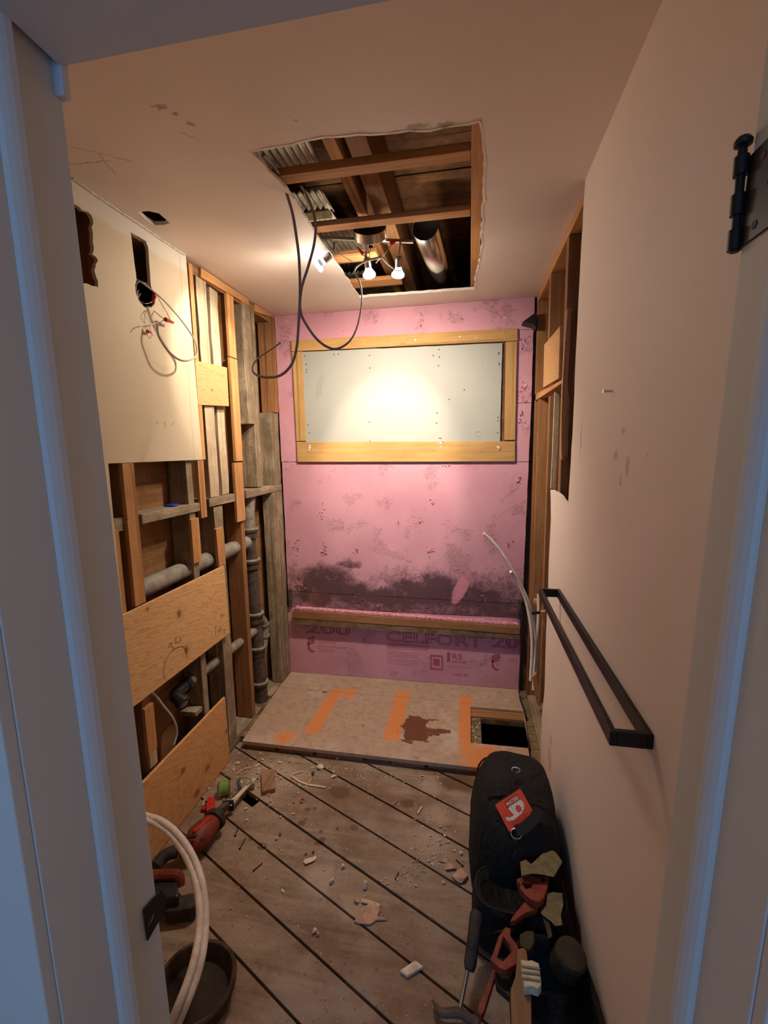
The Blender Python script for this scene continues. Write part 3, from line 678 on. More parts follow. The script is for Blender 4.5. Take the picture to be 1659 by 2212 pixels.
back_text('ISOLANT EN POLYSTYRENE EXTRUDE', .655, .256, .26, .009)
for i, z in enumerate((.228, .214, .200, .180, .166, .152)): back_text(('ISOLATION THERMIQUE CAN ULC S701', 'TYPE 4 EXTRUDED POLYSTYRENE FOAM')[i % 2], .658, z, (.215, .19, .20)[i % 3], .007)
fr = [V(.930, 2.6988, .135), V(1.010, 2.6988, .135), V(1.010, 2.6988, .232), V(.930, 2.6988, .232)]
fi = [V(.939, 2.6988, .145), V(1.001, 2.6988, .145), V(1.001, 2.6988, .222), V(.939, 2.6988, .222)]
b = MB().prism(fr, (0, .0008, 0), [fi]).box(.950, .990, 2.698, 2.6996, .165, .208); b.build('printed_box', INK, lowb)
back_text('1', 1.035, .195, .020, .060); back_text('R5', 1.068, .215, .058, .034); back_text('RSI 0.88', 1.068, .192, .085, .014)
back_text('RESISTANCE THERMIQUE', 1.035, .160, .15, .007); back_text('V1031 PB1', 1.07, .105, .10, .016)

# window boards and patch
def board(pts, vec, name, m, label, cat, group=None, seed=None, amp=.0008, bevel=.0015):
    P = [Vector(p) for p in pts]
    return tag(MB().prism(P, vec).build(name, m, bevel=bevel), label, cat, group)
WB = 'yellow boards framing the blocked window'
def bb(pts, name, m, label): return board([q(x, z, 2.683) for x, z in pts], (0, .017, 0), name, m, label, 'board', WB)
tb1 = bb([(.105, 2.103), (1.415, 2.090), (1.413, 2.156), (.105, 2.167)], 'window_board', Y_X, 'long yellow pine board across the top of the blocked window')
bb([(.113, 1.570), (.175, 1.570), (.169, 2.100), (.108, 2.100)], 'window_board', Y_Z, 'upright yellow pine board on the left of the blocked window')
bb([(1.354, 1.552), (1.413, 1.552), (1.411, 2.087), (1.352, 2.088)], 'window_board', Y_Z, 'upright yellow pine board on the right of the blocked window')
lb = bb([(.113, 1.443), (1.415, 1.431), (1.414, 1.545), (.113, 1.566)], 'window_board', Y_X, 'wide yellow pine board under the blocked window')
pt = jag([q(*p, 2.688) for p in ((.172, 1.540), (1.330, 1.526), (1.334, 2.083), (.170, 2.098))], .06, .0012, 4)
for p in pt: p.y = 2.688
pat = tag(MB().prism(pt, (0, .012, 0)).build('drywall_sheet', PATCH), 'pale grey drywall panel blocking the window opening on the back wall', 'drywall')
struct(B(.10, 1.42, 2.7005, 2.735, 1.43, 2.17).build('window_1', DK))
for x, y in ((658, 769), (661, 787), (662, 798), (662, 804), (665, 918), (668, 935), (721, 766), (731, 765), (798, 768), (799, 795), (798, 912), (854, 959), (799, 953), (948, 755), (947, 790), (936, 768), (949, 771), (943, 914), (944, 892), (998, 956), (1026, 956), (1038, 957), (1077, 765), (1078, 762), (1078, 785), (1079, 788), (1076, 902), (1076, 909), (1075, 935), (1003, 842), (970, 863)):
    p = at(1, 2.688, x, y); MB().lathe([(.0, -.0009), (.0038, -.0008), (.0042, 0), (.0, .001)], (p.x, 2.688, p.z), (0, 1, 0), 8).build('screw_head', DARKC, pat)
p = at(1, 2.688, 1033, 937); MB().lathe([(.018, .001), (.017, -.001), (.0135, -.0015), (.013, .001)], (p.x, 2.688, p.z), (0, 1, 0), 20).build('dent_ring', PATCH, pat, smooth=True)
tb = MB(); r6 = random.Random(5); p = at(1, 2.686, 951, 955)
for i in range(14): tb.shard((p.x+r6.gauss(0, .008), 2.684, p.z+r6.gauss(0, .012)), .009, .003, .006, i)
tb.build('torn_paper', GYP, pat)
for x, y in ((897, 734), (993, 727), (1028, 729), (1091, 718), (700, 745)):
    p = at(1, 2.683, x, y); MB().lathe([(.0, -.0012), (.0042, -.001), (.0045, .0005)], (p.x, 2.683, p.z), (0, 1, 0), 10).build('screw_head', STEEL, tb1)
for x in (670, 1076):
    p = at(1, 2.684, x, 968); c_ = MB()
    for i in range(6): c_.shard((p.x+r6.gauss(0, .004), 2.681, p.z+r6.gauss(0, .006)), .009, .003, .008, i+x)
    tag(c_.build('drywall_scrap', GYP), 'small white drywall scrap stuck at the lower %s corner of the window patch' % ('left' if x < 800 else 'right'), 'drywall scrap')
# wooden ledge across the wall
led = thing('wall_ledge', 'wooden ledge of two stacked boards across the foot of the back wall', 'ledge', (.75, 2.67, .39))
MB().prism([V(.045, 2.652, .441), V(1.462, 2.652, .418), V(1.462, 2.652, .463), V(.10, 2.652, .494), V(.045, 2.652, .486)], (0, .046, 0)).build('upper_board', BR_X, led, bevel=.002)
MB().prism([V(.045, 2.655, .397), V(1.462, 2.655, .382), V(1.462, 2.655, .417), V(.045, 2.655, .440)], (0, .043, 0)).build('lower_board', G_X, led, bevel=.002)
MB().prism([V(.06, 2.660, .497), V(1.452, 2.660, .466), V(1.452, 2.660, .476), V(.06, 2.660, .508)], (0, .039, 0)).rough(.001, 40).build('foam_cap', PTORN, led)
t_ = lettering('5T10', TAGK, (.918, 2.6515, .402), (1, 0, 0), (0, 0, 1), .05, led, 'stamp', height=.014)
for sx, xx, cx in ((1, .012, 'left'), (-1, 1.452, 'right')):  # gap darkness put in as a dark strip at each end of the foam
    tag(MB().box(xx, xx+.016, 2.683, 2.6995, .50, .62).rough(.002, 30, 2).build('gap_strip', IRON), 'short dark strip standing in for the dark foam gap at the %s end of the wall above the wooden ledge' % cx, 'dark strip')
p = at(1, 2.69, 1142, 700)
br = MB().prism([V(1.432, 2.60, 2.165), V(1.498, 2.60, 2.212), V(1.498, 2.60, 2.130), V(1.485, 2.60, 2.150), V(1.462, 2.60, 2.158)], (0, .08, 0))
tag(br.rough(.002, 20).build('bracket', BLKH), 'black bracket in the top right corner of the pink wall', 'bracket')

# ================================================================== LEFT WALL FRAMING
SF = -.0135
def stud(y0, y1, z0, z1, m, label, x0=-.103, x1=SF, name='wall_stud', rg=.0, group=None, cat='stud', bevel=.002):
    b = MB().box(x0, x1, y0, y1, z0, z1)
    if rg:
        bmesh.ops.subdivide_edges(b.bm, edges=[e for e in b.bm.edges if abs(e.verts[0].co.z-e.verts[1].co.z) > .1], cuts=12)
        b.rough(rg, 9)
    return tag(b.build(name, m, bevel=bevel), label, cat, group)
LG = 'studs in the left wall'
stud(.60, .64, .04, 2.27, BR_Z, 'brown stud at the near end of the left wall beside the door frame', group=LG)
stud(1.00, 1.04, .04, 2.27, BR_Z, 'brown stud behind the cream panel near the door frame', group=LG)
stud(1.362, 1.404, .04, 2.27, BR_Z, 'brown stud behind the leftmost orange strip in the left wall', group=LG)
stud(1.310, 1.330, .62, 1.245, G_Z, 'narrow rough stud edge at the left end of the open framing', x0=-.06, group=LG)
stud(1.735, 1.776, .04, 2.27, G_Z, 'grey old stud behind the short orange strip above the upper plywood band', rg=.003, group=LG)
stud(1.905, 1.982, 1.303, 2.27, P_Z, 'wide pale rough stud right beside the cream panel', rg=.004, group=LG)
stud(1.923, 2.000, .04, 1.255, G_Z, 'wide grey stud at the right end of the plywood bands', rg=.004, group=LG)
stud(2.035, 2.105, 1.303, 2.268, P_Z, 'rough stud between the pale one and the long orange strip', rg=.004, x1=-.03, group=LG)
stud(2.170, 2.208, .04, 1.303, BR_Z, 'brown stud just left of the black drain stack', rg=.002, group=LG)
stud(2.150, 2.207, 1.305, 2.27, BR_Z, 'brown stud behind the long orange strip up at the ceiling', group=LG)
stud(2.30, 2.385, 1.660, 2.285, G_Z, 'thick waney grey stud hanging short beneath the ceiling', rg=.009, x1=-.006, x0=-.10, group=LG)
stud(2.385, 2.455, 1.312, 2.285, G_Z, 'grey stud behind the waney one, standing on the cross block', rg=.003, x0=-.10, group=LG)
stud(2.648, 2.697, 1.745, 2.305, BR_Z, 'short orange-brown stud piece in the far left corner under the ceiling', x1=.0, x0=-.09, group=LG)
stud(2.600, 2.699, 1.308, 1.742, G_Z, 'grey corner post piece above the cross block', rg=.003, x1=-.008, x0=-.09, group=LG)
stud(2.555, 2.699, .046, 1.262, G_Z, 'wide grey corner post beside the pink wall, below the cross block', rg=.003, x1=-.004, x0=-.07, group=LG)
tag(B(-.115, SF, .60, 2.70, 2.270, 2.312).build('top_plate', BR_Y, bevel=.002), 'brown top plate running along the top of the left wall', 'plate')
tag(B(-.115, SF, .60, 2.285, .0005, .038).build('bottom_plate', G_Y, bevel=.002), 'dusty bottom plate running along the foot of the left wall', 'plate')
TG = 'orange strips along the top of the left wall'
board([V(SF, 1.925, 2.270), V(SF, 2.372, 2.284), V(SF, 2.372, 2.314), V(SF, 1.930, 2.312)], (.0135, 0, 0), 'ceiling_strip', W_Y, 'long orange pine strip under the ceiling above the left studs', 'furring strip', TG)
board([V(SF, 2.448, 2.272), V(SF, 2.698, 2.306), V(SF, 2.698, 2.316), V(SF, 2.448, 2.314)], (.0135, 0, 0), 'ceiling_strip', W_Y, 'short orange pine strip under the ceiling in the far left corner', 'furring strip', TG)
# cross blocks
BG = 'blocks between the left wall studs'
stud(1.302, 1.361, 1.247, 1.293, G_Y, 'stub of grey block at the left end of the open framing', group=BG, name='cross_block', cat='block')
stud(1.438, 1.801, 1.256, 1.292, G_Y, 'grey block with a blue object on top, left of the short orange strips', x1=-.004, group=BG, name='cross_block', cat='block', rg=.0)
stud(1.880, 2.131, 1.262, 1.301, G_Y, 'grey block between the plywood patch studs and the long orange strip', x1=-.006, group=BG, name='cross_block', cat='block')
stud(2.232, 2.699, 1.264, 1.306, G_Y, 'grey block running into the corner above the black drain stack', x1=-.005, group=BG, name='cross_block', cat='block')
stud(1.68, 1.732, .350, .372, G_Y, 'small grey ledge block just above the lower plywood band', group=BG, name='cross_block', cat='block', x1=-.02)
# furring strips
FG = 'orange furring strips on the left studs'
def fur(y0, y1, z0, z1, label, m=W_Z, dy=0.0, x0=SF, x1=.0):
    return board([V(x0, y0, z1), V(x0, y1, z1), V(x0, y1+dy, z0), V(x0, y0+dy, z0)], (x1-x0, 0, 0), 'furring_strip', m, label, 'furring strip', FG, bevel=.0012)
fur(1.361, 1.415, .971, 1.478, 'leftmost orange strip, from the cream panel down to the upper plywood band')
fur(1.300, 1.318, .70, 1.26, 'orange strip barely visible at the door frame edge', x0=-.018)
fur(1.801, 1.845, 1.222, 1.476, 'short orange strip hanging from the cream panel corner')
fur(1.840, 1.868, 1.479, 2.300, 'thin orange strip along the right edge of the cream panel', x1=-.002)
fur(1.722, 1.779, 1.036, 1.229, 'short orange strip just below the blue object block')
fur(1.908, 1.970, .972, 1.155, 'short orange strip standing at the right end of the upper plywood band', dy=.006)
fur(2.112, 2.198, 1.154, 1.456, 'orange strip crossing the grey block beside the drain stack')
fur(2.134, 2.205, 1.464, 1.972, 'middle orange strip left of the waney stud')
fur(2.138, 2.203, 1.977, 2.275, 'upper orange strip left of the waney stud, under the ceiling')
f1 = fur(1.357, 1.405, .398, .582, 'short rough orange strip between the two plywood bands')
stud(1.362, 1.402, .34, .40, P_Z, 'pale stub under the short strip between the plywood bands', x1=-.001, x0=-.013, group=FG, name='furring_strip', cat='furring strip')
board([V(-.0135, 1.836, 1.716), V(-.0135, 2.098, 1.733), V(-.0135, 2.101, 1.917), V(-.0135, 1.836, 1.903)], (.0135, 0, 0), 'plywood_block', PLYB, 'small square plywood patch nailed beside the cream panel', 'plywood')
u1 = board([V(-.001, 1.240, .967), V(-.001, 1.940, .971), V(-.001, 1.953, .629), V(-.001, 1.240, .631)], (.012, 0, 0), 'plywood_band', PLY1, 'upper orange plywood band across the left wall with two dark knots', 'plywood')
board([V(-.001, 1.10, .326), V(-.001, 1.873, .338), V(-.001, 1.878, .003), V(-.001, 1.10, .003)], (.012, 0, 0), 'plywood_band', PLY2, 'lower orange plywood band at the floor on the left', 'plywood')
# pencil scribble on upper band
pm = MB(); xx = .0115
pl = [(465, 1352), (466, 1362), (466, 1373)]; pl2 = [(355, 1466), (353, 1450), (357, 1430), (366, 1412), (380, 1400), (394, 1396), (402, 1403), (405, 1424)]
for l in (pl, pl2, [(364, 1400), (366, 1392), (371, 1388), (370, 1396), (376, 1402)], [(376, 1385), (381, 1376), (379, 1390), (387, 1386)], [(388, 1374), (390, 1386), (396, 1371)], [(471, 1359), (473, 1367), (476, 1354), (478, 1366)], [(481, 1362), (487, 1360), (484, 1368)]):
    MB().tube([at(0, xx, *p) for p in l], .0009, 4).build('pencil_mark', TAGK, u1)
pm = MB()
for l in ([(336, 915), (340, 909)], [(340, 918), (342, 912)], [(352, 918), (356, 911), (358, 922), (353, 924)], [(369, 920), (373, 912)], [(374, 918), (378, 909)]): MB().tube([at(0, .0003, *p) for p in l], .0006, 4).build('pencil_mark', DARKC, wl)
bo = MB().box(-.075, -.035, 1.655, 1.70, 1.2925, 1.300).box(-.05, -.02, 1.645, 1.665, 1.2925, 1.297)
tag(bo.build('plastic_clip', BLUE, bevel=.002), 'small blue plastic clip lying on the grey block in the left wall', 'clip')
for (x, y0, y1, z0, z1, l) in ((-.1145, 1.41, 1.735, 1.32, 1.50, 0),): pass

# ---- pipes in the left wall
def pipe(path, r, name, m, label, n=18, parent=None):
    return tag(MB().tube(path, r, n).build(name, m, parent, smooth='auto'), label, None if parent else 'pipe')
pipe([(-.06, 1.42, 1.000), (-.06, 2.30, 1.010)], .036, 'waste_pipe', IRONG, 'thick grey horizontal waste pipe through the studs above the upper plywood band')
lp = thing('drain_pipe', 'thin grey drain pipe with black elbow between the two plywood bands', 'pipe', (-.06, 1.86, .44))
MB().tube([(-.058, 1.625, .500), (-.06, 2.34, .478)], .023, 16).build('pipe_run', IRONG, lp, smooth='auto')
k0, k1, k2 = at(0, -.058, 404, 1478), at(0, -.05, 377, 1500), at(0, .004, 398, 1520)
e_ = MB().tube(smooth([k0, k0.lerp(k1, .6), k1+V(.004, 0, -.004), k1.lerp(k2, .45), k2]), .026, 16)
for c, a in ((k0, k1-k0), (k2, k1-k2)): e_.lathe([(.027, -.004), (.032, -.003), (.032, .018), (.027, .020)], c, a, 18)
e_.build('elbow', ABS, lp, smooth='auto')
MB().lathe([(.0, 0), (.019, 0), (.019, .003), (.0, .003)], k2, k2-k1, 16).build('pipe_mouth', IRONG, lp)
vs = thing('drain_stack', 'tall black cast iron drain stack with ringed hubs in the left wall corner', 'pipe', (-.062, 2.375, .03))
SX, SY = -.062, 2.345
def sy(z): return SY+.05*(1.1-z)/1.1*.6
MB().tube([(SX, sy(z), z) for z in (.02, .3, .6, .9, 1.13)], [.042, .041, .036, .034, .033], 20).build('pipe_run', IRON, vs, smooth='auto')
MB().tube(smooth([(SX, sy(1.1), 1.08), (SX, sy(1.1), 1.16), (SX, sy(1.1)+.008, 1.20), (SX, sy(1.1)+.02, 1.26)]), .037, 18).build('top_bend', LEAD, vs, smooth='auto')
for z, w in ((1.075, .05), (.895, .05), (.575, .055), (.365, .05), (.145, .03)):
    hb = MB().lathe([(.036, -w), (.044, -w+.004), (.045, -.012), (.052, -.010), (.053, .004), (.046, .008), (.036, .010)], (SX, sy(z), z), (0, 0, 1), 24)
    h_ = hb.build('hub', IRON, vs, smooth='auto')
    MB().lathe([(.050, 0), (.054, .002), (.050, .009), (.038, .010)], (SX, sy(z), z+.001), (0, 0, 1), 24).build('caulk_rim', LEAD, h_, smooth='auto')
bn = MB().tube(smooth([(SX, sy(.5)+.02, .53), (SX, sy(.5)+.07, .515), (SX+.005, sy(.5)+.105, .455), (SX, sy(.5)+.095, .38), (SX-.005, sy(.5)+.07, .30), (SX-.01, sy(.5)+.06, .20)]), .027, 16)
for z, y in ((.47, .100), (.40, .098)): bn.lathe([(.027, -.008), (.033, -.006), (.033, .006), (.027, .008)], (SX+.003, sy(.5)+y, z), (0, 0, 1), 18)
bn.build('side_branch', LEAD, vs, smooth='auto')
# cable in the lower bay
pth = [at(0, x, *p) for p, x in (((327, 1494), -.02), ((339, 1506), -.02), ((354, 1526), -.02), ((374, 1552), -.02), ((382, 1580), -.025), ((376, 1608), -.03))]
tag(MB().tube(smooth(pth), .0045, 8).build('cable', CABLW), 'white cable hanging between the two plywood bands', 'cable')

# ================================================================== RIGHT WALL FRAMING
RG = 'studs in the right wall'
XR, XB = 1.5135, 1.6035
def rstud(y0, y1, z0, z1, m, label, x0=XR, x1=XB, **k): return stud(y0, y1, z0, z1, m, label, x0=x0, x1=x1, group=RG, **k)
rstud(1.889, 1.934, .04, 2.283, BR_Z, 'long brown stud at the cut edge of the white right wall')
rstud(2.262, 2.308, 1.806, 2.283, BR_Z, 'upper brown stud left of the small plywood patch in the right wall')
rstud(2.190, 2.228, .26, 1.737, BR_Z, 'middle lower brown stud below the cross block of the right wall')
rstud(2.525, 2.566, .685, 1.756, BR_Z, 'stamped brown stud ending above the bundle of white pipes')
rstud(2.655, 2.699, .04, 2.283, BR_Z, 'brown corner stud at the right edge of the pink wall')
rstud(2.44, 2.52, 1.27, 1.745, G_Z, 'grey rough stud deep in the right wall', x0=1.56, rg=.003)
rstud(1.95, 2.02, .04, .9, BR_Z, 'short dark stud behind the cut edge low on the right wall', x0=1.53)
ZS = lambda X, Y, y: at(1, y, 1140+X/4.02, 560+Y/4.02)
sj = [ZS(X, Y, 1.862) for X, Y in ((342, 440), (352, 425), (386, 418), (378, 560), (368, 760), (352, 1000), (346, 1120), (362, 1190), (362, 1350), (354, 1500), (350, 1735), (342, 1705), (334, 1748), (326, 1700), (318, 1752), (308, 1705), (298, 1740), (291, 1690), (290, 1500), (298, 1150), (318, 800))]
board(sj, (0, .018, 0), 'splintered_board', W_Z, 'splintered orange board with a broken lower end in the right wall', 'board')
board([ZS(X, Y, 2.16) for X, Y in ((236, 1150), (276, 1150), (272, 1400), (262, 1700), (248, 2000), (200, 1995), (214, 1700), (226, 1400))], (0, .018, 0), 'pale_board', P_Z, 'pale rough board standing between the long brown studs above the white drywall', 'board')
tag(B(XR, XB, 1.598, 2.70, 2.284, 2.316).build('top_plate', W_Y, bevel=.002), 'orange top plate sloping into the corner along the top of the right wall', 'plate')
tag(B(XR, XB, 1.60, 2.70, .0265, .040).build('bottom_plate', G_Y, bevel=.002), 'dark bottom plate along the foot of the right wall studs', 'plate')
board([V(XR, 1.935, 1.757), V(XR, 2.325, 1.760), V(XR, 2.70, 1.763), V(XR, 2.70, 1.802), V(XR, 2.325, 1.785), V(XR, 1.935, 1.775)], (.088, 0, 0), 'cross_block', W_Y, 'orange cross block running level between the right wall studs', 'block')
board([V(XR-.012, 1.936, 1.776), V(XR-.012, 2.318, 1.790), V(XR-.012, 2.325, 1.987), V(XR-.012, 1.944, 1.975)], (.012, 0, 0), 'plywood_gusset', PLYR, 'small plywood patch nailed across two studs of the right wall', 'plywood')
st_ = lettering('SPF', TAGK, (1.56, 2.5245, .885), (1, 0, 0), (0, 0, 1), .03, [o for o in bpy.data.objects if o.get('label', '').startswith('stamped brown')][0], 'stamp', height=.018)
tag(B(1.515, 1.560, 2.50, 2.53, .655, .683).build('wood_block', Y_X, bevel=.002), 'small yellow wood block under the stamped stud of the right wall', 'block')
# hanging splintered lath low on the right
board([at(1, 2.25, *p) for p in ((1149, 1463), (1158, 1455), (1172, 1510), (1168, 1528), (1160, 1520))], (0, .02, 0), 'broken_lath', W_Z, 'broken orange lath hanging low at the white pipes', 'lath')
board([at(1, 2.15, *p) for p in ((1169, 1322), (1179, 1320), (1178, 1362), (1175, 1352))], (0, .02, 0), 'broken_lath', W_Z, 'triangular wood offcut in the right wall beside the towel bar end', 'lath')
# white plastic pipes
def ppath(l): return smooth([at(1, y, *p) for p, y in l])
PG = 'white plastic pipes rising from the right corner'
def pex(l, r, label, closed_tip=False):
    o = tag(MB().tube(ppath(l), r, 12).build('water_pipe', PEX, smooth='auto'), label, 'pipe', PG); return o
pex([((1045, 1152), 2.46), ((1066, 1172), 2.47), ((1088, 1200), 2.48), ((1108, 1232), 2.49), ((1124, 1262), 2.50), ((1138, 1292), 2.50), ((1150, 1330), 2.50), ((1158, 1380), 2.49), ((1160, 1430), 2.48), ((1157, 1480), 2.46)], .0085, 'longest white plastic pipe, its tip bending over the pink wall')
pex([((1103, 1235), 2.42), ((1112, 1246), 2.44), ((1122, 1264), 2.45), ((1134, 1292), 2.46), ((1142, 1325), 2.46), ((1148, 1365), 2.45), ((1149, 1410), 2.44), ((1146, 1470), 2.42)], .0085, 'shorter white plastic pipe with a round end facing the room')
pex([((1163, 1284), 2.50), ((1163, 1330), 2.49), ((1159, 1390), 2.48), ((1154, 1450), 2.47), ((1152, 1490), 2.46)], .008, 'upright white plastic pipe nearest the right wall')
cl = MB().box(1.478, 1.515, 2.415, 2.435, .60, .614); 
p0, p1 = at(1, 2.43, 1149, 1325), at(1, 2.43, 1167, 1323)
tag(MB().bar(p0, p1, .012, .011).build('pipe_clamp', BLKH), 'black clamp holding the white pipes to the right stud', 'clamp')
pd = [at(1, 2.60, *p) for p in ((1129, 1310), (1127, 1380), (1124, 1440), (1122, 1498))] + [at(2, .06, 1131, 1530), at(2, .05, 1136, 1550)]
tag(MB().tube(smooth(pd), .0055, 8).build('black_cable', WIREB), 'thin black cable running down the right edge of the pink wall', 'cable')

# ================================================================== ROOF SPACE
JG = 'timbers in the ceiling opening'
def bx(x0, x1, y0, y1, z0, z1, m, name, label): return tag(B(x0, x1, y0, y1, z0, z1).build(name, m, bevel=.002), label, 'timber', JG)
bx(.45, 1.156, 1.416, 1.463, 2.334, 2.358, W_X, 'ceiling_strapping', 'long orange strapping across the near half of the ceiling opening')
bx(.45, 1.156, 1.738, 1.788, 2.334, 2.353, W_X, 'ceiling_strapping', 'orange strapping across the ceiling opening right above the light fixture')
bx(.45, .765, 2.000, 2.085, 2.334, 2.352, W_X, 'ceiling_strapping', 'short orange strapping behind the left bulbs of the light fixture')
bx(.45, .822, 2.315, 2.405, 2.334, 2.352, W_X, 'ceiling_strapping', 'short orange strapping at the far end of the ceiling opening')
bx(1.158, 1.197, 1.20, 2.60, 2.334, 2.43, W_Y, 'ceiling_joist', 'orange joist along the right side of the ceiling opening')
bx(.712, .752, 1.00, 3.3, 2.44, 2.58, W_Y, 'ceiling_joist', 'lit orange joist running deep into the roof space')
bx(.785, .850, .9, 3.4, 2.43, 2.61, BR_Y, 'ceiling_joist', 'dark brown joist beside the lit orange one in the roof space')
def corr(x0, x1, y0, y1, z0, z1, label):
    b = MB(); nx = int((x1-x0)/.004); rows = []
    for j in range(7):
        t = j/6; rows.append([b.bm.verts.new((x0+(x1-x0)*i/nx, y0+(y1-y0)*t, z0+(z1-z0)*t+.006*math.sin(i*.004*2*math.pi/.024))) for i in range(nx+1)])
    for A, Bq in zip(rows, rows[1:]):
        for i in range(nx): b.bm.faces.new((A[i], A[i+1], Bq[i+1], Bq[i]))
    o = b.build('corrugated_sheet', CORR, smooth=True); s = o.modifiers.new('solid', 'SOLIDIFY'); s.thickness = .0012
    return tag(o, label, 'metal sheet', 'corrugated metal sheets in the roof space')
corr(.36, .655, 1.22, 1.70, 2.47, 2.475, 'corrugated metal sheet at the near left corner of the ceiling opening')
corr(.36, .620, 1.74, 1.90, 2.46, 2.465, 'narrow corrugated metal sheet between the two long strappings')
corr(.30, .600, 1.93, 2.06, 2.475, 2.48, 'corrugated metal strip just left above the light fixture')
corr(.28, .665, 2.09, 2.52, 2.49, 2.50, 'corrugated metal sheet behind the left bulb')
corr(.28, .640, 2.58, 2.78, 2.48, 2.485, 'corrugated metal sheet near the back end of the ceiling opening')
corr(.28, .640, 2.95, 3.30, 2.48, 2.485, 'farthest corrugated metal sheet in the roof space')
tag(B(.30, .60, 1.872, 1.935, 2.452, 2.468).build('grey_board', G_X, bevel=.002), 'weathered grey board among the corrugated sheets', 'board')
tag(B(.28, .70, 2.80, 2.95, 2.465, 2.48).build('grey_board', G_X, bevel=.002), 'weathered grey board above the far short strapping', 'board')
# duct
dc = thing('round_duct', 'round metal duct with a dark open end in the ceiling opening', 'duct', (.99, 2.4, 2.5))
cA, cB = V(.968, 2.05, 2.438), V(1.035, 3.3, 2.470)
MB().tube([cA, cA.lerp(cB, .5), cB], .058, 32, cap=False).build('duct_pipe', DUCT, dc, smooth='auto').modifiers.new('s', 'SOLIDIFY').thickness = .0015
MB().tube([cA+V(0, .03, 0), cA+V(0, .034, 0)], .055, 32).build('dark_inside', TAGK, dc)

# ================================================================== LIGHT FIXTURE
fx = thing('track_light', 'three-bulb brushed nickel track light dangling from the ceiling opening', 'ceiling light', (.75, 1.86, 2.25))
a_ = math.radians(43); cn = V(0.10, -math.cos(a_), math.sin(a_)).normalized()         # the open back of the canopy faces the viewer
cc = at(1, 1.86, 798, 491)
MB().lathe([(.064, 0), (.0655, 0), (.0655, -.034), (.060, -.038), (.0, -.038)], cc, cn, 40).build('canopy', NICK, fx, smooth='auto')
MB().lathe([(.0, -.006), (.0635, -.006)], cc, cn, 40).build('canopy_inside', TAGK, fx)
b_ = MB().lathe([(.0, -.004), (.012, -.003), (.012, .012), (.0, .012)], cc+V(-.018, 0, 0), cn, 10); b_.build('bracket_nut', BLKH, fx)
YB_ = 1.900
bl, brr = at(1, YB_, 694, 513), at(1, YB_, 893, 522)
MB().bar(bl, brr, .010, .012).build('track_bar', NICK, fx, bevel=.001)
heads = [((723, 522), (721, 548), (714, 551), (697, 562), (686, 572), (679, 578)),
         ((794, 522), (790, 555), (793, 558), (791, 576), (790, 586), (788.5, 597)),
         ((865, 520), (862, 550), (862, 556), (860, 577), (858.5, 588), (857, 600))]
AIM = []
for i, (s0, s1, h0, h1, h2, h3) in enumerate(heads):
    dyy = (.0, .0, .0)[i]
    MB().tube([at(1, YB_, *s0), at(1, YB_, *s1)], .0052, 10).build('stem', NICK, fx, smooth='auto')
    A_, B_ = at(1, YB_, *h0), at(1, YB_, *h3); d_ = (B_-A_).normalized()
    dirn = (V(-.60, .06, -.36), V(-.04, .72, -.66), V(-.18, .66, -.74))[i].normalized()
    base = at(1, YB_, *h0)
    Ls = .032
    hd = MB().lathe([(.0, -.002), (.011, -.002), (.0145, .002), (.0145, Ls), (.0135, Ls), (.0, Ls-.002)], base, dirn, 22).build('lamp_head', NICK, fx, smooth='auto')
    bu = MB().lathe([(.0135, Ls+.010), (.0175, Ls+.016), (.0220, Ls+.024), (.0245, Ls+.030), (.0250, Ls+.034)], base, dirn, 24).build('bulb', REFL, fx, smooth='auto')
    MB().lathe([(.0, Ls-.001), (.0095, Ls-.001), (.0110, Ls+.004), (.0137, Ls+.0105), (.0, Ls+.0105)], base, dirn, 16).build('bulb_core', GLOWC, bu, smooth='auto')
    MB().lathe([(.0255, Ls+.030), (.0262, Ls+.036), (.0245, Ls+.040), (.0, Ls+.041)], base, dirn, 24).build('bulb_lens', LENS, bu, smooth='auto')
    AIM.append((base+dirn*(Ls+.046), dirn))
# fixture wires
def wire(l, r, m, name, parent=fx, y=1.87): return MB().tube(smooth([at(1, (c[2] if len(c) > 2 else y), c[0], c[1]) for c in l]), r, 7).build(name, m, parent, smooth='auto')
wire([(790, 478), (796, 500), (799, 530), (799, 545), (788, 545), (787, 553), (800, 561), (815, 560), (822, 550)], .0014, WIREB, 'black_wire')
wire([(797, 486), (800, 483), (804, 487), (797, 492), (803, 490), (812, 500), (820, 515), (827, 524), (838, 527), (845, 527)], .0013, CABLW, 'white_wire')
wire([(845, 528), (838, 540), (828, 552), (818, 561), (812, 568)], .0014, COPPER, 'ground_wire')
wire([(722, 552), (730, 547), (745, 556), (762, 566)], .0012, CABLW, 'white_wire')
wire([(786, 480), (780, 500), (790, 520), (795, 540), (800, 555)], .0012, WIREB, 'black_wire')
def nut(c0, c1, y, parent=None, r=.0085, label=None, ax=1):
    A, Bq = at(ax, y, *c0), at(ax, y, *c1); d = Bq-A; L = d.length
    return MB().lathe([(.0, 0), (r, 0), (r*.95, L*.25), (r*.6, L*.75), (r*.42, L), (.0, L)], A, d, 12).build('wire_nut', REDP, parent, smooth='auto')
nut((843, 526), (858, 518), 1.86, fx); nut((785, 550), (772, 534), 1.86, fx, .007)

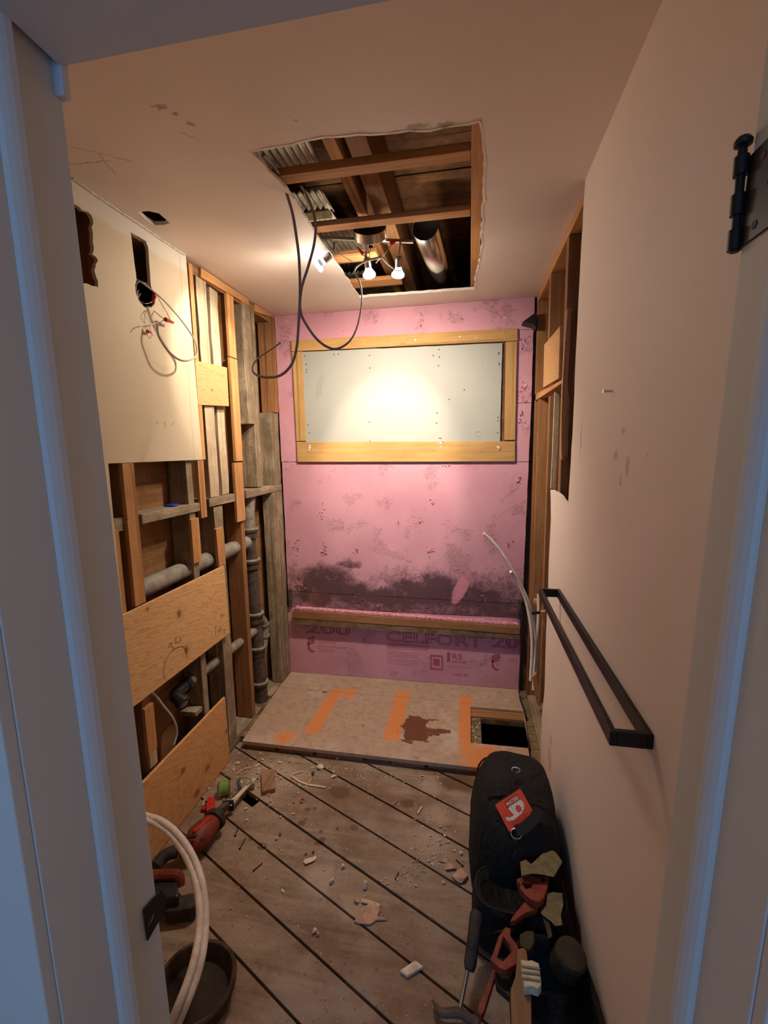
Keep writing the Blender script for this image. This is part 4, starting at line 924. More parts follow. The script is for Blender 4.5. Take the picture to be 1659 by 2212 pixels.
# hanging cables
def cable(l, label, r=.0052, m=CABLE): 
    return tag(MB().tube(smooth([at(1, y, *p) for p, y in l], 7), r, 8, flat=.62).build('cable', m, smooth='auto'), label, 'cable')
cable([((568, 335), 1.31), ((592, 362), 1.38), ((612, 392), 1.45), ((620, 420), 1.48), ((632, 462), 1.52), ((640, 510), 1.54), ((646, 560), 1.56), ((648, 630), 1.58), ((645, 700), 1.60), ((640, 755), 1.62), ((628, 790), 1.64), ((605, 811), 1.66), ((575, 815), 1.67), ((550, 807), 1.68), ((546, 790), 1.69), ((560, 772), 1.70), ((585, 755), 1.70), ((607, 739), 1.70)], 'grey cable hanging from the ceiling opening, its cut end curling left')
cable([((650, 402), 1.465), ((664, 425), 1.50), ((677, 460), 1.52), ((682, 490), 1.54), ((678, 530), 1.57), ((666, 575), 1.60), ((651, 625), 1.62), ((649, 672), 1.64), ((664, 705), 1.66), ((690, 738), 1.68), ((722, 754), 1.70), ((752, 740), 1.74), ((770, 710), 1.78), ((780, 665), 1.81), ((781, 630), 1.83), ((775, 605), 1.84), ((766, 588), 1.85), ((772, 575), 1.86), ((790, 564), 1.86), ((812, 558), 1.86), ((826, 556), 1.865)], 'grey cable looping down from the ceiling opening and up to the track light')
cable([((826, 557), 1.87), ((838, 570), 1.885), ((850, 580), 1.895)], 'short cable sheath end at the right bulb of the track light', .004, CABLW)

# ================================================================== ELECTRICAL BOX, LEFT WALL
eb = thing('electrical_box', 'dark round-cornered electrical box set in the cream wall panel', 'electrical box', (-.03, 1.58, 2.02))
c0 = at(0, -.002, 313, 636)
pts = [at(0, -.004, *p) for p in ((300, 606), (320, 612), (333, 632), (336, 652), (328, 664), (312, 664), (300, 650), (293, 630), (294, 612))]
pin = [p + (c0-p)*.10 for p in pts]
for p in pin: p.x = -.004
MB().prism(pts, (-.045, 0, 0), [pin]).build('box_rim', BLKH, eb)
MB().prism(pts, (-.003, 0, 0)).build('box_back', TAGK, eb).location.x -= .045
ow = lambda l, r, m, name, par=eb: MB().tube(smooth([at(0, c[2], c[0], c[1]) for c in l]), r, 7).build(name, m, par, smooth='auto')
ow([(299, 627, -.02), (297, 634, -.005), (299, 642, -.01), (303, 634, -.03)], .0015, CABLW, 'white_wire')
ow([(303, 650, -.02), (315, 656, .004), (328, 652, .008), (333, 642, .01)], .0015, CABLW, 'white_wire')
ow([(318, 664, -.01), (320, 678, .01), (330, 694, .02), (338, 698, .025)], .0013, CABLW, 'white_wire')
ow([(329, 668, -.01), (342, 680, .02), (355, 690, .03)], .0013, WIREB, 'black_wire')
ow([(314, 664, -.01), (314, 680, .012), (322, 697, .012), (325, 712, .012), (333, 726, .014), (341, 718, .018), (341, 700, .03)], .0012, CABLW, 'white_wire')
ow([(345, 698, .03), (352, 692, .03), (358, 691, .03)], .0013, WIREB, 'black_wire')
ow([(300, 712, .02), (306, 704, .02), (318, 700, .02), (330, 700, .02), (341, 697, .025)], .0016, CABLW, 'white_wire')
ow([(338, 634, .02), (348, 655, .04), (360, 675, .05), (372, 700, .05)], .0012, CABLW, 'white_wire')
nut((334, 636), (330, 652), .02, eb, .008, ax=0); nut((357, 690), (375, 697), .03, eb, .008, ax=0); nut((318, 716), (327, 718), .012, eb, .006, ax=0)
pth = [(295, 604, -.03), (310, 613, .0), (335, 632, .03), (355, 650, .05), (378, 675, .07), (398, 700, .08), (415, 725, .085), (425, 750, .08), (422, 770, .075), (405, 779, .07), (388, 777, .065), (370, 765, .06), (352, 742, .05), (342, 722, .045), (340, 700, .04)]
tag(MB().tube(smooth([at(0, c[2], c[0], c[1]) for c in pth]), .0052, 8, flat=.6).build('cable', CABLW, smooth='auto'), 'white cable looping out of the electrical box in the cream wall', 'cable')

# ================================================================== HARDWARE
tr = thing('towel_bar', 'black rectangular double towel bar mounted on the white right wall', 'towel bar', (1.46, 1.30, .94))
zt_, hh = .950, .030; x1_, x2_ = 1.488, 1.430; ya, yb = .850, 1.745
MB().box(x1_-.0, x1_+.0118, ya, yb, zt_, zt_+hh).build('wall_rail', BLKM, tr, bevel=.0015)
MB().box(x2_-.006, x2_+.006, ya, yb, zt_, zt_+hh).build('front_rail', BLKM, tr, bevel=.0015)
for y in (ya, yb-.012): MB().box(x2_+.006, x1_, y, y+.012, zt_, zt_+hh).build('end_piece', BLKM, tr, bevel=.0015)
hg = thing('door_hinge', 'black door hinge with ball pin on the right door jamb', 'hinge', (1.44, .58, 1.72))
hx, hy = 1.446, .600
MB().prism([V(1.451, .530, 1.722), V(1.451, .597, 1.722), V(1.4545, .597, 1.815), V(1.4545, .530, 1.815)], (-.003, 0, 0)).build('hinge_leaf', BLKH, hg, bevel=.001)
z0 = 1.722
for a, b in ((0, .021), (.036, .057), (.076, .095)): MB().lathe([(0, a), (.0072, a), (.0072, b), (0, b)], (hx, hy, z0), (0, 0, 1), 16).build('hinge_knuckle', BLKH, hg, smooth='auto')
MB().lathe([(0, -.002), (.0045, -.002), (.0045, .100), (.0040, .104), (.0085, .106), (.009, .110), (.006, .114), (0, .115)], (hx, hy, z0), (0, 0, 1), 16).build('hinge_pin', BLKH, hg, smooth='auto')
for y, z in ((.570, 1.735), (.552, 1.768), (.570, 1.800)): MB().lathe([(0, 0), (.0045, 0), (.004, -.0014), (0, -.0008)], (1.4485+(z-1.722)*.036, y, z), (1, 0, 0), 12).build('hinge_screw', IRON, hg)
sk = thing('strike_plate', 'black latch strike plate on the left door jamb', 'strike plate', (.632, .6, .69))
P = lambda x, y: at(0, .6405, x, y)
op = [P(308, 1965), P(340, 1930), P(347, 1921), P(355, 1935), P(356, 1950), P(351, 1975), P(338, 1995), P(317, 2032)]
hl = [P(325, 1983), P(330, 1972), P(334, 1975), P(331, 1987), P(322, 2001), P(317, 2000)]
for p in op+hl: p.x = .6405
MB().prism(op, (.0022, 0, 0), [hl]).build('plate', BLKH, sk)
hb_ = [V(.6398, p.y, p.z) for p in hl]
MB().prism(hb_, (.0006, 0, 0)).build('latch_hole', LEAD, sk)
nl = at(0, W, 1322, 845)
tag(MB().lathe([(0, 0), (.0025, 0), (.0025, .017), (.005, .018), (.006, .021), (.0, .021)], (W, nl.y, nl.z), (-1, -.1, .03), 12).build('nail', STEEL, smooth='auto'), 'single screw anchor sticking out of the white right wall', 'screw')

# ================================================================== TOOLS ON THE RIGHT
ZG = lambda X, Y, z: at(2, z, 880+X/3.736, 1620+Y/3.736)
def sq(cx, cy, z, hx, hy, n=28, e=3.2, ph=0.0, bulge=None):
    out = []
    for k in range(n):
        a = 2*math.pi*k/n; c, s_ = math.cos(a), math.sin(a)
        out.append(V(cx+hx*math.copysign(abs(c)**(2/e), c), cy+hy*math.copysign(abs(s_)**(2/e), s_), z))
    return out
bag = thing('tool_bag', 'tall black fabric tool bag with a red card tag, against the right wall', 'bag', (1.33, 1.53, 0))
b = MB().loft([sq(1.328, 1.53, z, hx, hy) for z, hx, hy in ((.001, .140, .20), (.02, .152, .215), (.10, .158, .22), (.18, .150, .212), (.24, .140, .20))] +
              [sq(1.330, 1.545, .285, .130, .175), sq(1.333, 1.565, .32, .112, .135), sq(1.335, 1.58, .340, .080, .09), sq(1.335, 1.585, .346, .03, .03)])
b.rough(.012, 11).build('body', CLOTH, bag, smooth=True)
prof = ((.001, .140, .20), (.02, .152, .215), (.10, .158, .22), (.18, .150, .212), (.24, .140, .20), (.285, .130, .175), (.32, .112, .135))
for yo in (1.66,):
    L_ = []
    for z, hx_, hy_ in prof:
        dy = min(.97, abs(yo-(1.53 if z < .26 else 1.545))/hy_); L_.append((hx_*(1-dy**3.2)**(1/3.2)+.001, z))
    MB().tube(smooth([V(1.329-a, yo, z) for a, z in L_]+[V(1.333, yo, L_[-1][1]+.006)]+[V(1.329+a, yo, z) for a, z in L_[::-1]], 3), .0035, 6).build('seam_piping', WEB, bag, smooth='auto')
b = MB().loft([sq(1.325, 1.275, z, hx, hy) for z, hx, hy in ((.001, .130, .075), (.02, .142, .088), (.08, .148, .092), (.13, .142, .085), (.155, .134, .077), (.158, .122, .067), (.13, .118, .062))])
b.rough(.006, 14).build('front_pocket', CLOTH, bag, smooth=True)
# piping that edges the mouth of the front pocket
PZ = .160
MB().tube(sq(1.325, 1.275, PZ, .132, .076)+[sq(1.325, 1.275, PZ, .132, .076)[0]], .0035, 6).build('piping', WEB, bag)
n_t = V(-.05, -.62, .78); P_t = V(1.33, 1.44, .325)
ZH = lambda X, Y, o=0.0: on(P_t+n_t*o, n_t, 960+X/5.184, 1640+Y/5.184)
def strap(pts, w, m, name, parent, o=.004, th=.003):
    P = smooth(pts, 5); b = MB(); R_ = []
    for i, p in enumerate(P):
        t = (P[min(i+1, len(P)-1)]-P[max(i-1, 0)]).normalized(); sd = t.cross(n_t).normalized(); u = sd.cross(t)
        R_.append([p+sd*w/2+u*th/2, p-sd*w/2+u*th/2, p-sd*w/2-u*th/2, p+sd*w/2-u*th/2])
    return b.loft(R_).build(name, m, parent)
# red hang tag
tg = thing('hang_tag', 'red square cardboard tag with white MASTERS lettering lying on the black tool bag', 'tag', ZH(790, 580, .01))
T = lambda u, v, o=.022: c00+(c10-c00)*u+(c01-c00)*v+n_t*(o-.020)
c01, c11, c10, c00 = [ZH(*p, .020) for p in ((562, 500), (868, 350), (1012, 618), (722, 812))]
MB().prism([T(0, 0), T(1, 0), T(1, 1), T(0, 1)], -n_t*.002).build('card', TAGM, tg)
MB().prism([T(0, .965, .0227), T(1, .965, .0227), T(1, 1, .0227), T(0, 1, .0227)], -n_t*.0005).build('dark_header', TAGK, tg)
MB().prism([T(.30, .66, .0226), T(.83, .66, .0226), T(.83, .86, .0226), T(.30, .86, .0226)], -n_t*.0004, [[T(.315, .675, .0226), T(.815, .675, .0226), T(.815, .845, .0226), T(.315, .845, .0226)]]).build('word_frame', TAGK, tg)
ru, vu = (c10-c00), (c01-c00)
lettering('MASTERS', TAGW, T(.34, .69, .0228), ru, vu, ru.length*.45, tg, name='brand_lettering', height=vu.length*.13)
lettering('3/4" x 22" x 24 m.', TAGK, T(.18, .13, .0226), ru, vu, ru.length*.66, tg, name='size_lettering', height=vu.length*.055)
lettering('STEEL STRAPPING', TAGK, T(.20, .03, .0226), ru, vu, ru.length*.60, tg, name='size_lettering', height=vu.length*.05)
rl = [(.33, .62), (.42, .655), (.82, .655), (.86, .50), (.80, .36), (.66, .26), (.50, .24), (.30, .22), (.12, .30), (.10, .40), (.17, .42), (.20, .36), (.34, .33), (.40, .36), (.36, .46)]
MB().prism([T(u, v, .0226) for u, v in rl], -n_t*.0003, [[T(.62+.10*math.cos(a), .43+.125*math.sin(a), .0226) for a in [k*.524 for k in range(12)]]]).build('strap_roll_print', TAGW, tg)
pm = MB()
for u, v in ((.45, .6), (.55, .62), (.66, .61), (.77, .6), (.8, .5), (.77, .4), (.7, .3), (.55, .29), (.45, .33), (.44, .44), (.46, .53), (.35, .27), (.22, .29), (.14, .35)):
    pm.prism([T(u-.008, v-.02, .0229), T(u+.008, v-.02, .0229), T(u+.008, v+.02, .0229), T(u-.008, v+.02, .0229)], -n_t*.0002)
tag(pm.build('strap_holes_print', TAGK, tg), None, None)
# straps and metal rings
strap([ZH(1060, 560, .03), ZH(990, 680, .035), ZH(890, 770, .035), ZH(800, 800, .03)], .030, WEB, 'shoulder_strap', bag)
strap([ZH(470, 370, .005), ZH(570, 310, .015), ZH(690, 270, .02), ZH(720, 200, .02), ZH(800, 150, .015)], .020, WEB, 'shoulder_strap', bag)
def ring(c, rx, ry, r, m, name, parent, ax, ay):
    P = [c+ax*(rx*math.cos(a))+ay*(ry*math.sin(a)) for a in [2*math.pi*k/16 for k in range(17)]]
    return MB().tube(P, r, 6).build(name, m, parent, smooth='auto')
ax_, ay_ = V(1, 0, 0), V(0, .78, .62)
ring(ZH(803, 835, .03), .0165, .014, .0018, STEEL, 'metal_ring', bag, ax_, ay_)
MB().tube(smooth([ZH(812, 870, .03), ZH(812, 900, .03), ZH(806, 960, .03), ZH(806, 1010, .02), ZH(780, 1060, .02), ZH(760, 1100, .02)]), .0022, 6).build('snap_hook', BLKH, bag, smooth='auto')
ring(ZH(800, 120, .0), .014, .008, .002, STEEL, 'metal_ring', bag, ax_, ay_)
MB().tube([ZH(740, 150, .015), ZH(700, 260, .02)], .003, 8).build('snap_hook', BLKH, bag, smooth='auto')
# second, lower bag that holds the saws
tote = thing('tool_tote', 'low black open tool bag in the bottom right corner, full of hand tools', 'bag', (1.38, 1.0, 0))
b = MB().loft([sq(1.385, .925, z, hx, hy, e=4) for z, hx, hy in ((.001, .10, .24), (.02, .108, .25), (.10, .112, .255), (.145, .105, .245), (.148, .095, .235), (.12, .092, .23), (.03, .09, .225))])
b.rough(.006, 15).build('body', CLOTH, tote, smooth=True)
b = MB().tube(smooth([V(1.29, 1.16, .15), V(1.25, 1.19, .10), V(1.225, 1.235, .02), V(1.25, 1.27, .008), V(1.29, 1.26, .05), V(1.33, 1.21, .15)]), .012, 8, flat=.3); b.build('handle_strap', WEB, tote, smooth='auto')
def flat(pts, z, th, m, name, parent=None, holes=(), label=None, cat=None, bevel=.002, dz=None):
    P = [ZG(X, Y, z) for X, Y in pts]; Hs = [[ZG(X, Y, z) for X, Y in h] for h in holes]
    o = MB().prism(P, (0, 0, -th), Hs).build(name, m, parent, bevel=bevel)
    return tag(o, label, cat) if label else o
kh = MB().loft([[ZG(X, Y, z) for X, Y in ((912, 905), (960, 885), (1000, 925), (1080, 850), (1140, 792), (1200, 830), (1252, 905), (1215, 970), (1185, 1030), (1100, 1008), (1000, 1002), (925, 1020))] for z in (.185, .225, .24)])
tag(kh.rough(.004, 30).build('canvas_pouch', KHAKI, bevel=.002), 'khaki canvas pouch flap lying between the two black bags at the right wall', 'pouch')
s1 = thing('hand_saw', 'hand saw with the upper orange-red handle, blade down in the low black bag', 'saw', ZG(1010, 1090, .16))
flat([(880, 1040), (925, 1025), (935, 995), (965, 988), (1005, 1015), (1140, 1018), (1135, 1090), (1100, 1195), (1060, 1228), (1000, 1205), (950, 1165), (905, 1110)], .215, .022, SAWO, 'handle', s1, [[(920, 1068), (1012, 1068), (1000, 1108), (955, 1120)]])
flat([(965, 1200), (1060, 1220), (1055, 1285), (960, 1310), (870, 1375), (830, 1380), (850, 1340)], .19, .018, SAWO, 'handle_horn', s1)
flat([(1060, 1225), (1100, 1195), (1170, 1500), (1140, 1520)], .19, .003, IRON, 'blade', s1, bevel=0)
for p in ((895, 1085), (1095, 1052)): MB().lathe([(0, 0), (.006, 0), (.006, .002), (0, .002)], ZG(*p, .2155), (0, 0, 1), 12).build('rivet', BLKH, s1)
s2 = thing('hand_saw', 'hand saw with the lower orange-red handle beside the wood slat', 'saw', ZG(800, 1600, .16))
flat([(790, 1425), (835, 1440), (832, 1500), (880, 1560), (905, 1620), (885, 1725), (800, 1775), (750, 1762), (668, 1690), (690, 1640), (735, 1505)], .19, .022, SAWO, 'handle', s2, [[(775, 1500), (822, 1565), (842, 1625), (770, 1705), (725, 1672)]])
flat([(700, 1745), (745, 1765), (700, 1850), (620, 2110), (590, 2150), (566, 2100), (575, 2050)], .13, .02, TOOLR, 'blade_guard', s2)
flat([(700, 1780), (830, 1850), (835, 2000), (720, 1900)], .15, .02, ABS, 'grip', s2)
gl = MB().loft([[ZG(X, Y, z) for X, Y in ((1130, 1165), (1190, 1150), (1245, 1160), (1262, 1240), (1240, 1330), (1245, 1415), (1200, 1420), (1160, 1370), (1085, 1325), (1110, 1240))] for z in (.165, .19, .20)])
tag(gl.rough(.007, 35, 0).build('work_glove', KHAKI), 'crumpled khaki work glove in the low black bag by the wall', 'glove')
cn_ = ZG(1310, 1545, .15)
tag(MB().lathe([(0, -.05), (.036, -.05), (.040, -.045), (.040, .02), (.034, .028), (0, .030)], (1.432, 1.10, .165), (.15, -.3, .9), 26).build('tin_can', OLIVE, smooth='auto'), 'round olive brown lid in the low black bag, touching the wall side', 'can')
flat([(905, 1490), (960, 1455), (1020, 1460), (1025, 1560), (985, 1620), (910, 1580)], .175, .03, OLIVE, 'cardboard_box', None, (), 'small olive box between the two saw handles and the wall', 'box')
flat([(888, 1610), (930, 1592), (962, 1615), (972, 1700), (998, 1880), (1003, 2212), (1000, 2290), (845, 2290), (835, 2050), (832, 1930), (872, 1825), (884, 1700)], .21, .025, wood('worn_slat', (0.16, 0.085, 0.04), (0.30, 0.17, 0.08), 'y', knots=0), 'wooden_lath', None, (), 'worn brown wood slat sticking out of the low black bag', 'slat')
cb_ = thing('plastic_block', 'small cream ridged plastic block on the wood slat in the low black bag', 'block', ZG(1000, 1800, .2))
flat([(915, 1690), (965, 1700), (1000, 1695), (1062, 1722), (1082, 1890), (1055, 1925), (1000, 1905), (945, 1912), (925, 1800)], .235, .024, CREAM, 'body', cb_)
for a in (1755, 1800, 1850):
    MB().bar(ZG(922, a-8, .236), ZG(1070, a+14, .236), .004, .004).build('ridge', IRONG, cb_)
hm = thing('claw_hammer', 'claw hammer with black rubber grip and steel shaft leaning beside the low black bag', 'hammer', ZG(480, 1900, .03))
ga, gb_, sa, sb_ = ZG(560, 1300, .135), ZG(500, 1780, .075), ZG(485, 1780, .073), ZG(425, 2085, .035)
MB().tube([ga, ga.lerp(gb_, .08), ga.lerp(gb_, .5), ga.lerp(gb_, .9), gb_], [.014, .019, .017, .0175, .013], 14).build('grip', RUB, hm, smooth='auto')
MB().tube([sa, sb_], .0058, 10).build('shaft', STEEL, hm, smooth='auto')
h0, h1, h2, h3, h4 = ZG(205, 2025, .018), ZG(270, 2120, .026), ZG(420, 2120, .032), ZG(520, 2190, .028), ZG(600, 2240, .026)
MB().tube(smooth([h0, h1, h2, h3], 4), [.003, .005, .008, .010, .012, .0125, .013, .0135, .014, .013, .012, .012, .012][:13], 10, flat=.8).build('head', IRON, hm, smooth='auto')
MB().lathe([(0, 0), (.016, 0), (.016, .018), (.012, .022), (0, .022)], h3, h4-h3, 16).build('striking_face', IRON, hm, smooth='auto')

# ================================================================== TOOLS ON THE LEFT
C3 = lambda X, Y, z: at(2, z, 300+X/5.184, 1640+Y/5.184)
C5 = lambda X, Y, z: at(2, z, 300+X/6.28, 1860+Y/6.28)
rs = thing('reciprocating_saw', 'dusty red reciprocating saw lying at the foot of the lower plywood band', 'power tool', C3(700, 850, 0))
MB().tube(smooth([C3(840, 690, .062), C3(740, 790, .062), C3(640, 900, .060), C3(560, 960, .056), C3(430, 1040, .05)], 4), [.034, .038, .040, .042, .045, .047, .048, .048, .047, .045, .042, .040, .036, .034, .03, .028, .022], 14, flat=.9).build('body', TOOLR, rs, smooth='auto')
MB().lathe([(.030, 0), (.042, .002), (.044, .016), (.038, .026), (.028, .034), (.02, .045), (0, .046)], C3(835, 700, .062), C3(900, 610, .064)-C3(835, 700, .062), 24).build('nose_collar', RUB, rs, smooth='auto')
MB().bar(C3(610, 815, .104), C3(800, 650, .100), .010, .008).build('bright_stripe', REDP, rs, bevel=.002)
MB().bar(C3(540, 870, .105), C3(640, 860, .108), .012, .006).build('vent_slot', TAGK, rs)
MB().lathe([(0, -.002), (.005, -.002), (.005, .003), (0, .003)], C3(705, 900, .100), (.1, -.4, .9), 10).build('screw', BLKH, rs)
MB().bar(C3(885, 600, .06), C3(985, 520, .045), .024, .030).build('shoe_bracket', IRON, rs, bevel=.002)
MB().obox(C3(1000, 520, .04), V(.022, .006, 0), V(-.002, .006, .0), V(0, 0, .020)).build('shoe', BLKH, rs)
MB().prism([C3(990, 500, .05), C3(1035, 520, .05), C3(1310, 215, .03), C3(1270, 215, .03)], (0, 0, -.003)).build('blade', CREAM, rs)
MB().tube(smooth([C3(430, 1030, .05), C3(330, 1060, .05), C3(240, 1130, .045), C3(190, 1200, .04)], 4), .022, 12).build('rear_handle', RUB, rs, smooth='auto')
dr = thing('cordless_drill', 'red and black cordless drill on the floor, partly hidden by the left door jamb', 'power tool', C5(400, 400, 0))
MB().tube(smooth([C5(130, 190, .10), C5(330, 185, .10), C5(500, 180, .10), C5(552, 230, .09), C5(560, 330, .07)], 4), .016, 10).build('body', TOOLR, dr, smooth='auto')
MB().prism([C5(160, 240, .09), C5(520, 240, .09), C5(545, 480, .09), C5(200, 500, .09)], (0, 0, -.07)).build('grip', ABS, dr, bevel=.008)
bt = MB().prism([C5(330, 490, .055), C5(560, 460, .055), C5(730, 420, .055), C5(775, 440, .055), C5(765, 600, .055), C5(700, 640, .055), C5(350, 690, .055)], (0, 0, -.05)).build('battery', RUB, dr, bevel=.006)
for k in range(4): MB().bar(C5(375+45*k, 530-6*k, .057), C5(365+45*k, 650-8*k, .057), .004, .003).build('rib', OLIVE, bt)
tag(MB().tube(smooth([C5(690, 640, .012), C5(780, 600, .012), C5(830, 500, .012), C5(815, 440, .012)], 4), .012, 10).build('yellow_handle', YEL, smooth='auto'), 'yellow handle end lying behind the white hoses on the left', 'handle')
cz_ = C5(740, 1500, .10); cz_.z = 0
tub = thing('round_tub', 'low round muddy brown tub beneath the white hoses', 'tub', cz_)
MB().lathe([(0, .004), (.088, .004), (.094, .006), (.102, .055), (.110, .058), (.112, .066), (.108, .071), (.101, .069), (.097, .060), (.090, .02), (.0, .015)], cz_, (0, 0, 1), 40).rough(.002, 20).build('tub_wall', TUBM, tub, smooth='auto')
MB().lathe([(0, .024), (.086, .024), (.088, .020), (0, .020)], cz_, (0, 0, 1), 32).build('inner_disc', SOIL, tub)  # dark disc covering the bottom of the tub
MB().tube([cz_+V(.106*math.cos(a), .106*math.sin(a), .050) for a in [2*math.pi*k/32 for k in range(33)]], .004, 6).build('rim_bead', TUBM, tub, smooth='auto')
def hose(pts, label): return tag(MB().tube(smooth([at(1, y, *p) for p, y in pts], 8), .0105, 14).build('white_hose', HOSE, smooth='auto'), label, 'hose', 'white hoses arching out from the left jamb')
ys = [1.20, 1.20, 1.19, 1.17, 1.14, 1.11, 1.07, 1.03, .99, .94, .90, .86, .84]
hose(list(zip(((296, 1757), (320, 1764), (347, 1773), (375, 1793), (400, 1822), (421, 1860), (436, 1905), (443, 1958), (443, 2010), (437, 2062), (424, 2112), (404, 2165), (384, 2212)), ys)), 'outer of the two white hoses arching over the round tub')
hose(list(zip(((296, 1766), (322, 1774), (348, 1787), (372, 1807), (394, 1836), (412, 1872), (425, 1915), (431, 1962), (430, 2012), (422, 2062), (408, 2112), (388, 2165), (368, 2212)), [y-.012 for y in ys])), 'inner of the two white hoses arching over the round tub')
bo = thing('plastic_bottle', 'clear plastic bottle with green label lying at the foot of the left wall', 'bottle', C3(1020, 320, 0))
ba, bb_ = C3(880, 340, .030), C3(1260, 260, .030); bd = (bb_-ba).normalized()
MB().lathe([(0, .002), (.020, 0), (.029, .006), (.029, .05), (.027, .055), (.029, .06), (.029, .10), (.022, .125), (.013, .14), (.013, .158), (0, .158)], ba, bd, 24).build('bottle_body', GLASS, bo, smooth='auto')
MB().lathe([(.0295, .014), (.0297, .014), (.0297, .048), (.0295, .048)], ba, bd, 24).build('label_band', GREENL, bo, smooth='auto')
MB().lathe([(.0147, .146), (.0152, .146), (.0152, .160), (0, .160)], ba, bd, 16).build('cap', CREAM, bo, smooth='auto')
rk = thing('utility_knife', 'small glossy red folding knife standing beside the plastic bottle', 'knife', C3(790, 500, 0))
MB().prism([C3(765, 420, .03), C3(848, 412, .03), C3(850, 530, .03), C3(750, 575, .03)], (0, 0, -.028)).build('handle', REDP, rk, bevel=.004)
MB().bar(C3(735, 460, .02), C3(722, 530, .01), .006, .012).build('blade', STEEL, rk)
MB().bar(C3(700, 560, .008), C3(745, 560, .012), .012, .014).build('latch', REDP, rk, bevel=.003)
kb = tag(MB().prism([at(2, .022, *p) for p in ((564, 1663), (593, 1660.5), (594.5, 1702), (565.5, 1710))], (0, 0, -.0215)).build('wood_block', wood('pinkish_block', (0.26, 0.13, 0.075), (0.38, 0.21, 0.13), 'y', knots=0), bevel=.002), 'small reddish rectangular wood block lying near the hole in the floor', 'block')
MB().shard(at(2, .0225, 580, 1680), .004, .006, .001, 3, 8).build('knot_mark', DARKC, kb)

# ================================================================== RUBBLE ON THE FLOOR
def chip(px, py, sx, sy, sz, m, label, seed, name='plaster_chunk', cat='rubble', n=11, rg=0.0):
    p = at(2, 0, px, py); b = MB().shard((p.x, p.y, sz*.75), sx, sy, sz, seed, n)
    lo = min(v.co.z for v in b.bm.verts)
    for v in b.bm.verts: v.co.z -= lo-.0006
    return tag(b.build(name, m), label, cat, 'plaster and wood scraps on the plank floor')
chip(668, 1860, .030, .016, .004, PLAS, 'flat pale plaster flake in the middle left of the plank floor', 1)
chip(789, 1917, .013, .014, .012, PLAS, 'grey-white plaster lump near the middle of the floor', 2)
chip(716, 1906, .012, .012, .010, PLAS, 'small rough plaster lump left of the middle of the floor', 3)
chip(741, 1875, .010, .010, .008, PLAS, 'broken plaster crumb right of the pale flake', 4)
chip(611, 1925, .006, .011, .003, PLAS, 'tiny pale flake at the left of the floor', 5)
chip(722, 1680, .016, .016, .006, PLAS, 'round pale chip near the platform front', 6)
chip(692, 1660, .020, .018, .010, PLAS, 'broken pale plaster heap piece before the platform', 7)
chip(675, 1674, .013, .010, .010, DARKC, 'dark stone before the platform', 8)
chip(670, 1690, .011, .020, .012, PLAS2, 'small brick-coloured shard on the pale stick', 9)
chip(994, 1895, .030, .030, .010, PLAS2, 'large tan plaster slab beside the black bag', 10, n=16)
chip(972, 1875, .024, .020, .006, PLAS2, 'tan plaster piece touching the large tan slab', 11, n=14)
chip(958, 1862, .020, .016, .004, PLAS2, 'thin tan plaster scrap behind the large tan slab', 12)
chip(996, 1846, .007, .008, .007, PLAS, 'white pebble of plaster near the black bag', 13)
chip(958, 1908, .007, .006, .005, PLAS, 'small crumb left of the large tan slab', 14)
chip(680, 2014, .010, .010, .008, PLAS, 'rough grey lump low in the middle left of the floor', 15)
chip(687, 2020, .008, .006, .006, PLAS2, 'brown crumb touching the rough grey lump', 16)
chip(770, 1948, .012, .010, .005, PLAS2, 'brownish crumb above the splintered wood piece', 17)
chip(606, 1766, .006, .005, .004, PLAS, 'white chip right of the hole in the floor', 18)
chip(533, 1772, .006, .005, .004, PLAS, 'white chip left of the row of nails', 19)
chip(598, 1813, .006, .007, .006, PLAS, 'pale pebble below the terracotta ring', 20)
chip(605, 1805, .005, .005, .006, DARKC, 'dark pebble touching a pale pebble', 21)
chip(677, 1842, .005, .007, .006, DARKC, 'dark pebble right above the pale flake', 22)
chip(661, 1845, .005, .005, .005, DARKC, 'dark pebble left above the pale flake', 23)
chip(729, 1791, .005, .005, .005, DARKC, 'lone dark pebble in the middle of the floor', 24)
chip(635, 1736, .005, .005, .004, DARKC, 'dark pebble beside the terracotta ring', 25)
chip(728, 1640, .010, .008, .005, PLAS, 'pale chip touching the front of the plywood platform', 26)
chip(556, 1655, .018, .008, .004, PLAS, 'long pale chip left near the platform corner', 27)
chip(513, 1650, .014, .010, .005, PLAS, 'pale chip in the left corner below the platform', 28)
chip(605, 1648, .016, .007, .004, PLAS, 'pale sliver before the platform, left part', 29)
chip(1020, 1665, .006, .006, .005, PLAS, 'white crumb at the platform front near the black bag', 30)
def stick(pts, w, h, m, label, name='wood_splinter', z=.004):
    P = [at(2, z, *p) for p in pts]; b = MB()
    b.tube(P, w, 6, flat=h/w); return tag(b.rough(.0008, 90).build(name, m), label, 'splinter', 'plaster and wood scraps on the plank floor')
stick([(629, 1676), (645, 1687), (662, 1694), (680, 1697), (704, 1701)], .0055, .004, SPL, 'long pale wood splinter lying before the platform')
stick([(655, 1666), (630, 1673)], .003, .002, SPL, 'thin splinter left of the long pale one')
stick([(781, 1945), (800, 1950), (821, 1957)], .007, .005, SPL, 'pale splinter over the brown splintered wood')
stick([(911, 1742), (905, 1752), (902, 1758)], .004, .003, SPL, 'small curled pale splinter in the middle right of the floor')
stick([(859, 1727), (849, 1740)], .002, .002, PLAS2, 'thin dark twig in the middle of the floor')
stick([(541, 1657), (520, 1664), (512, 1672)], .004, .002, PLAS2, 'curled bark strip in the left corner')
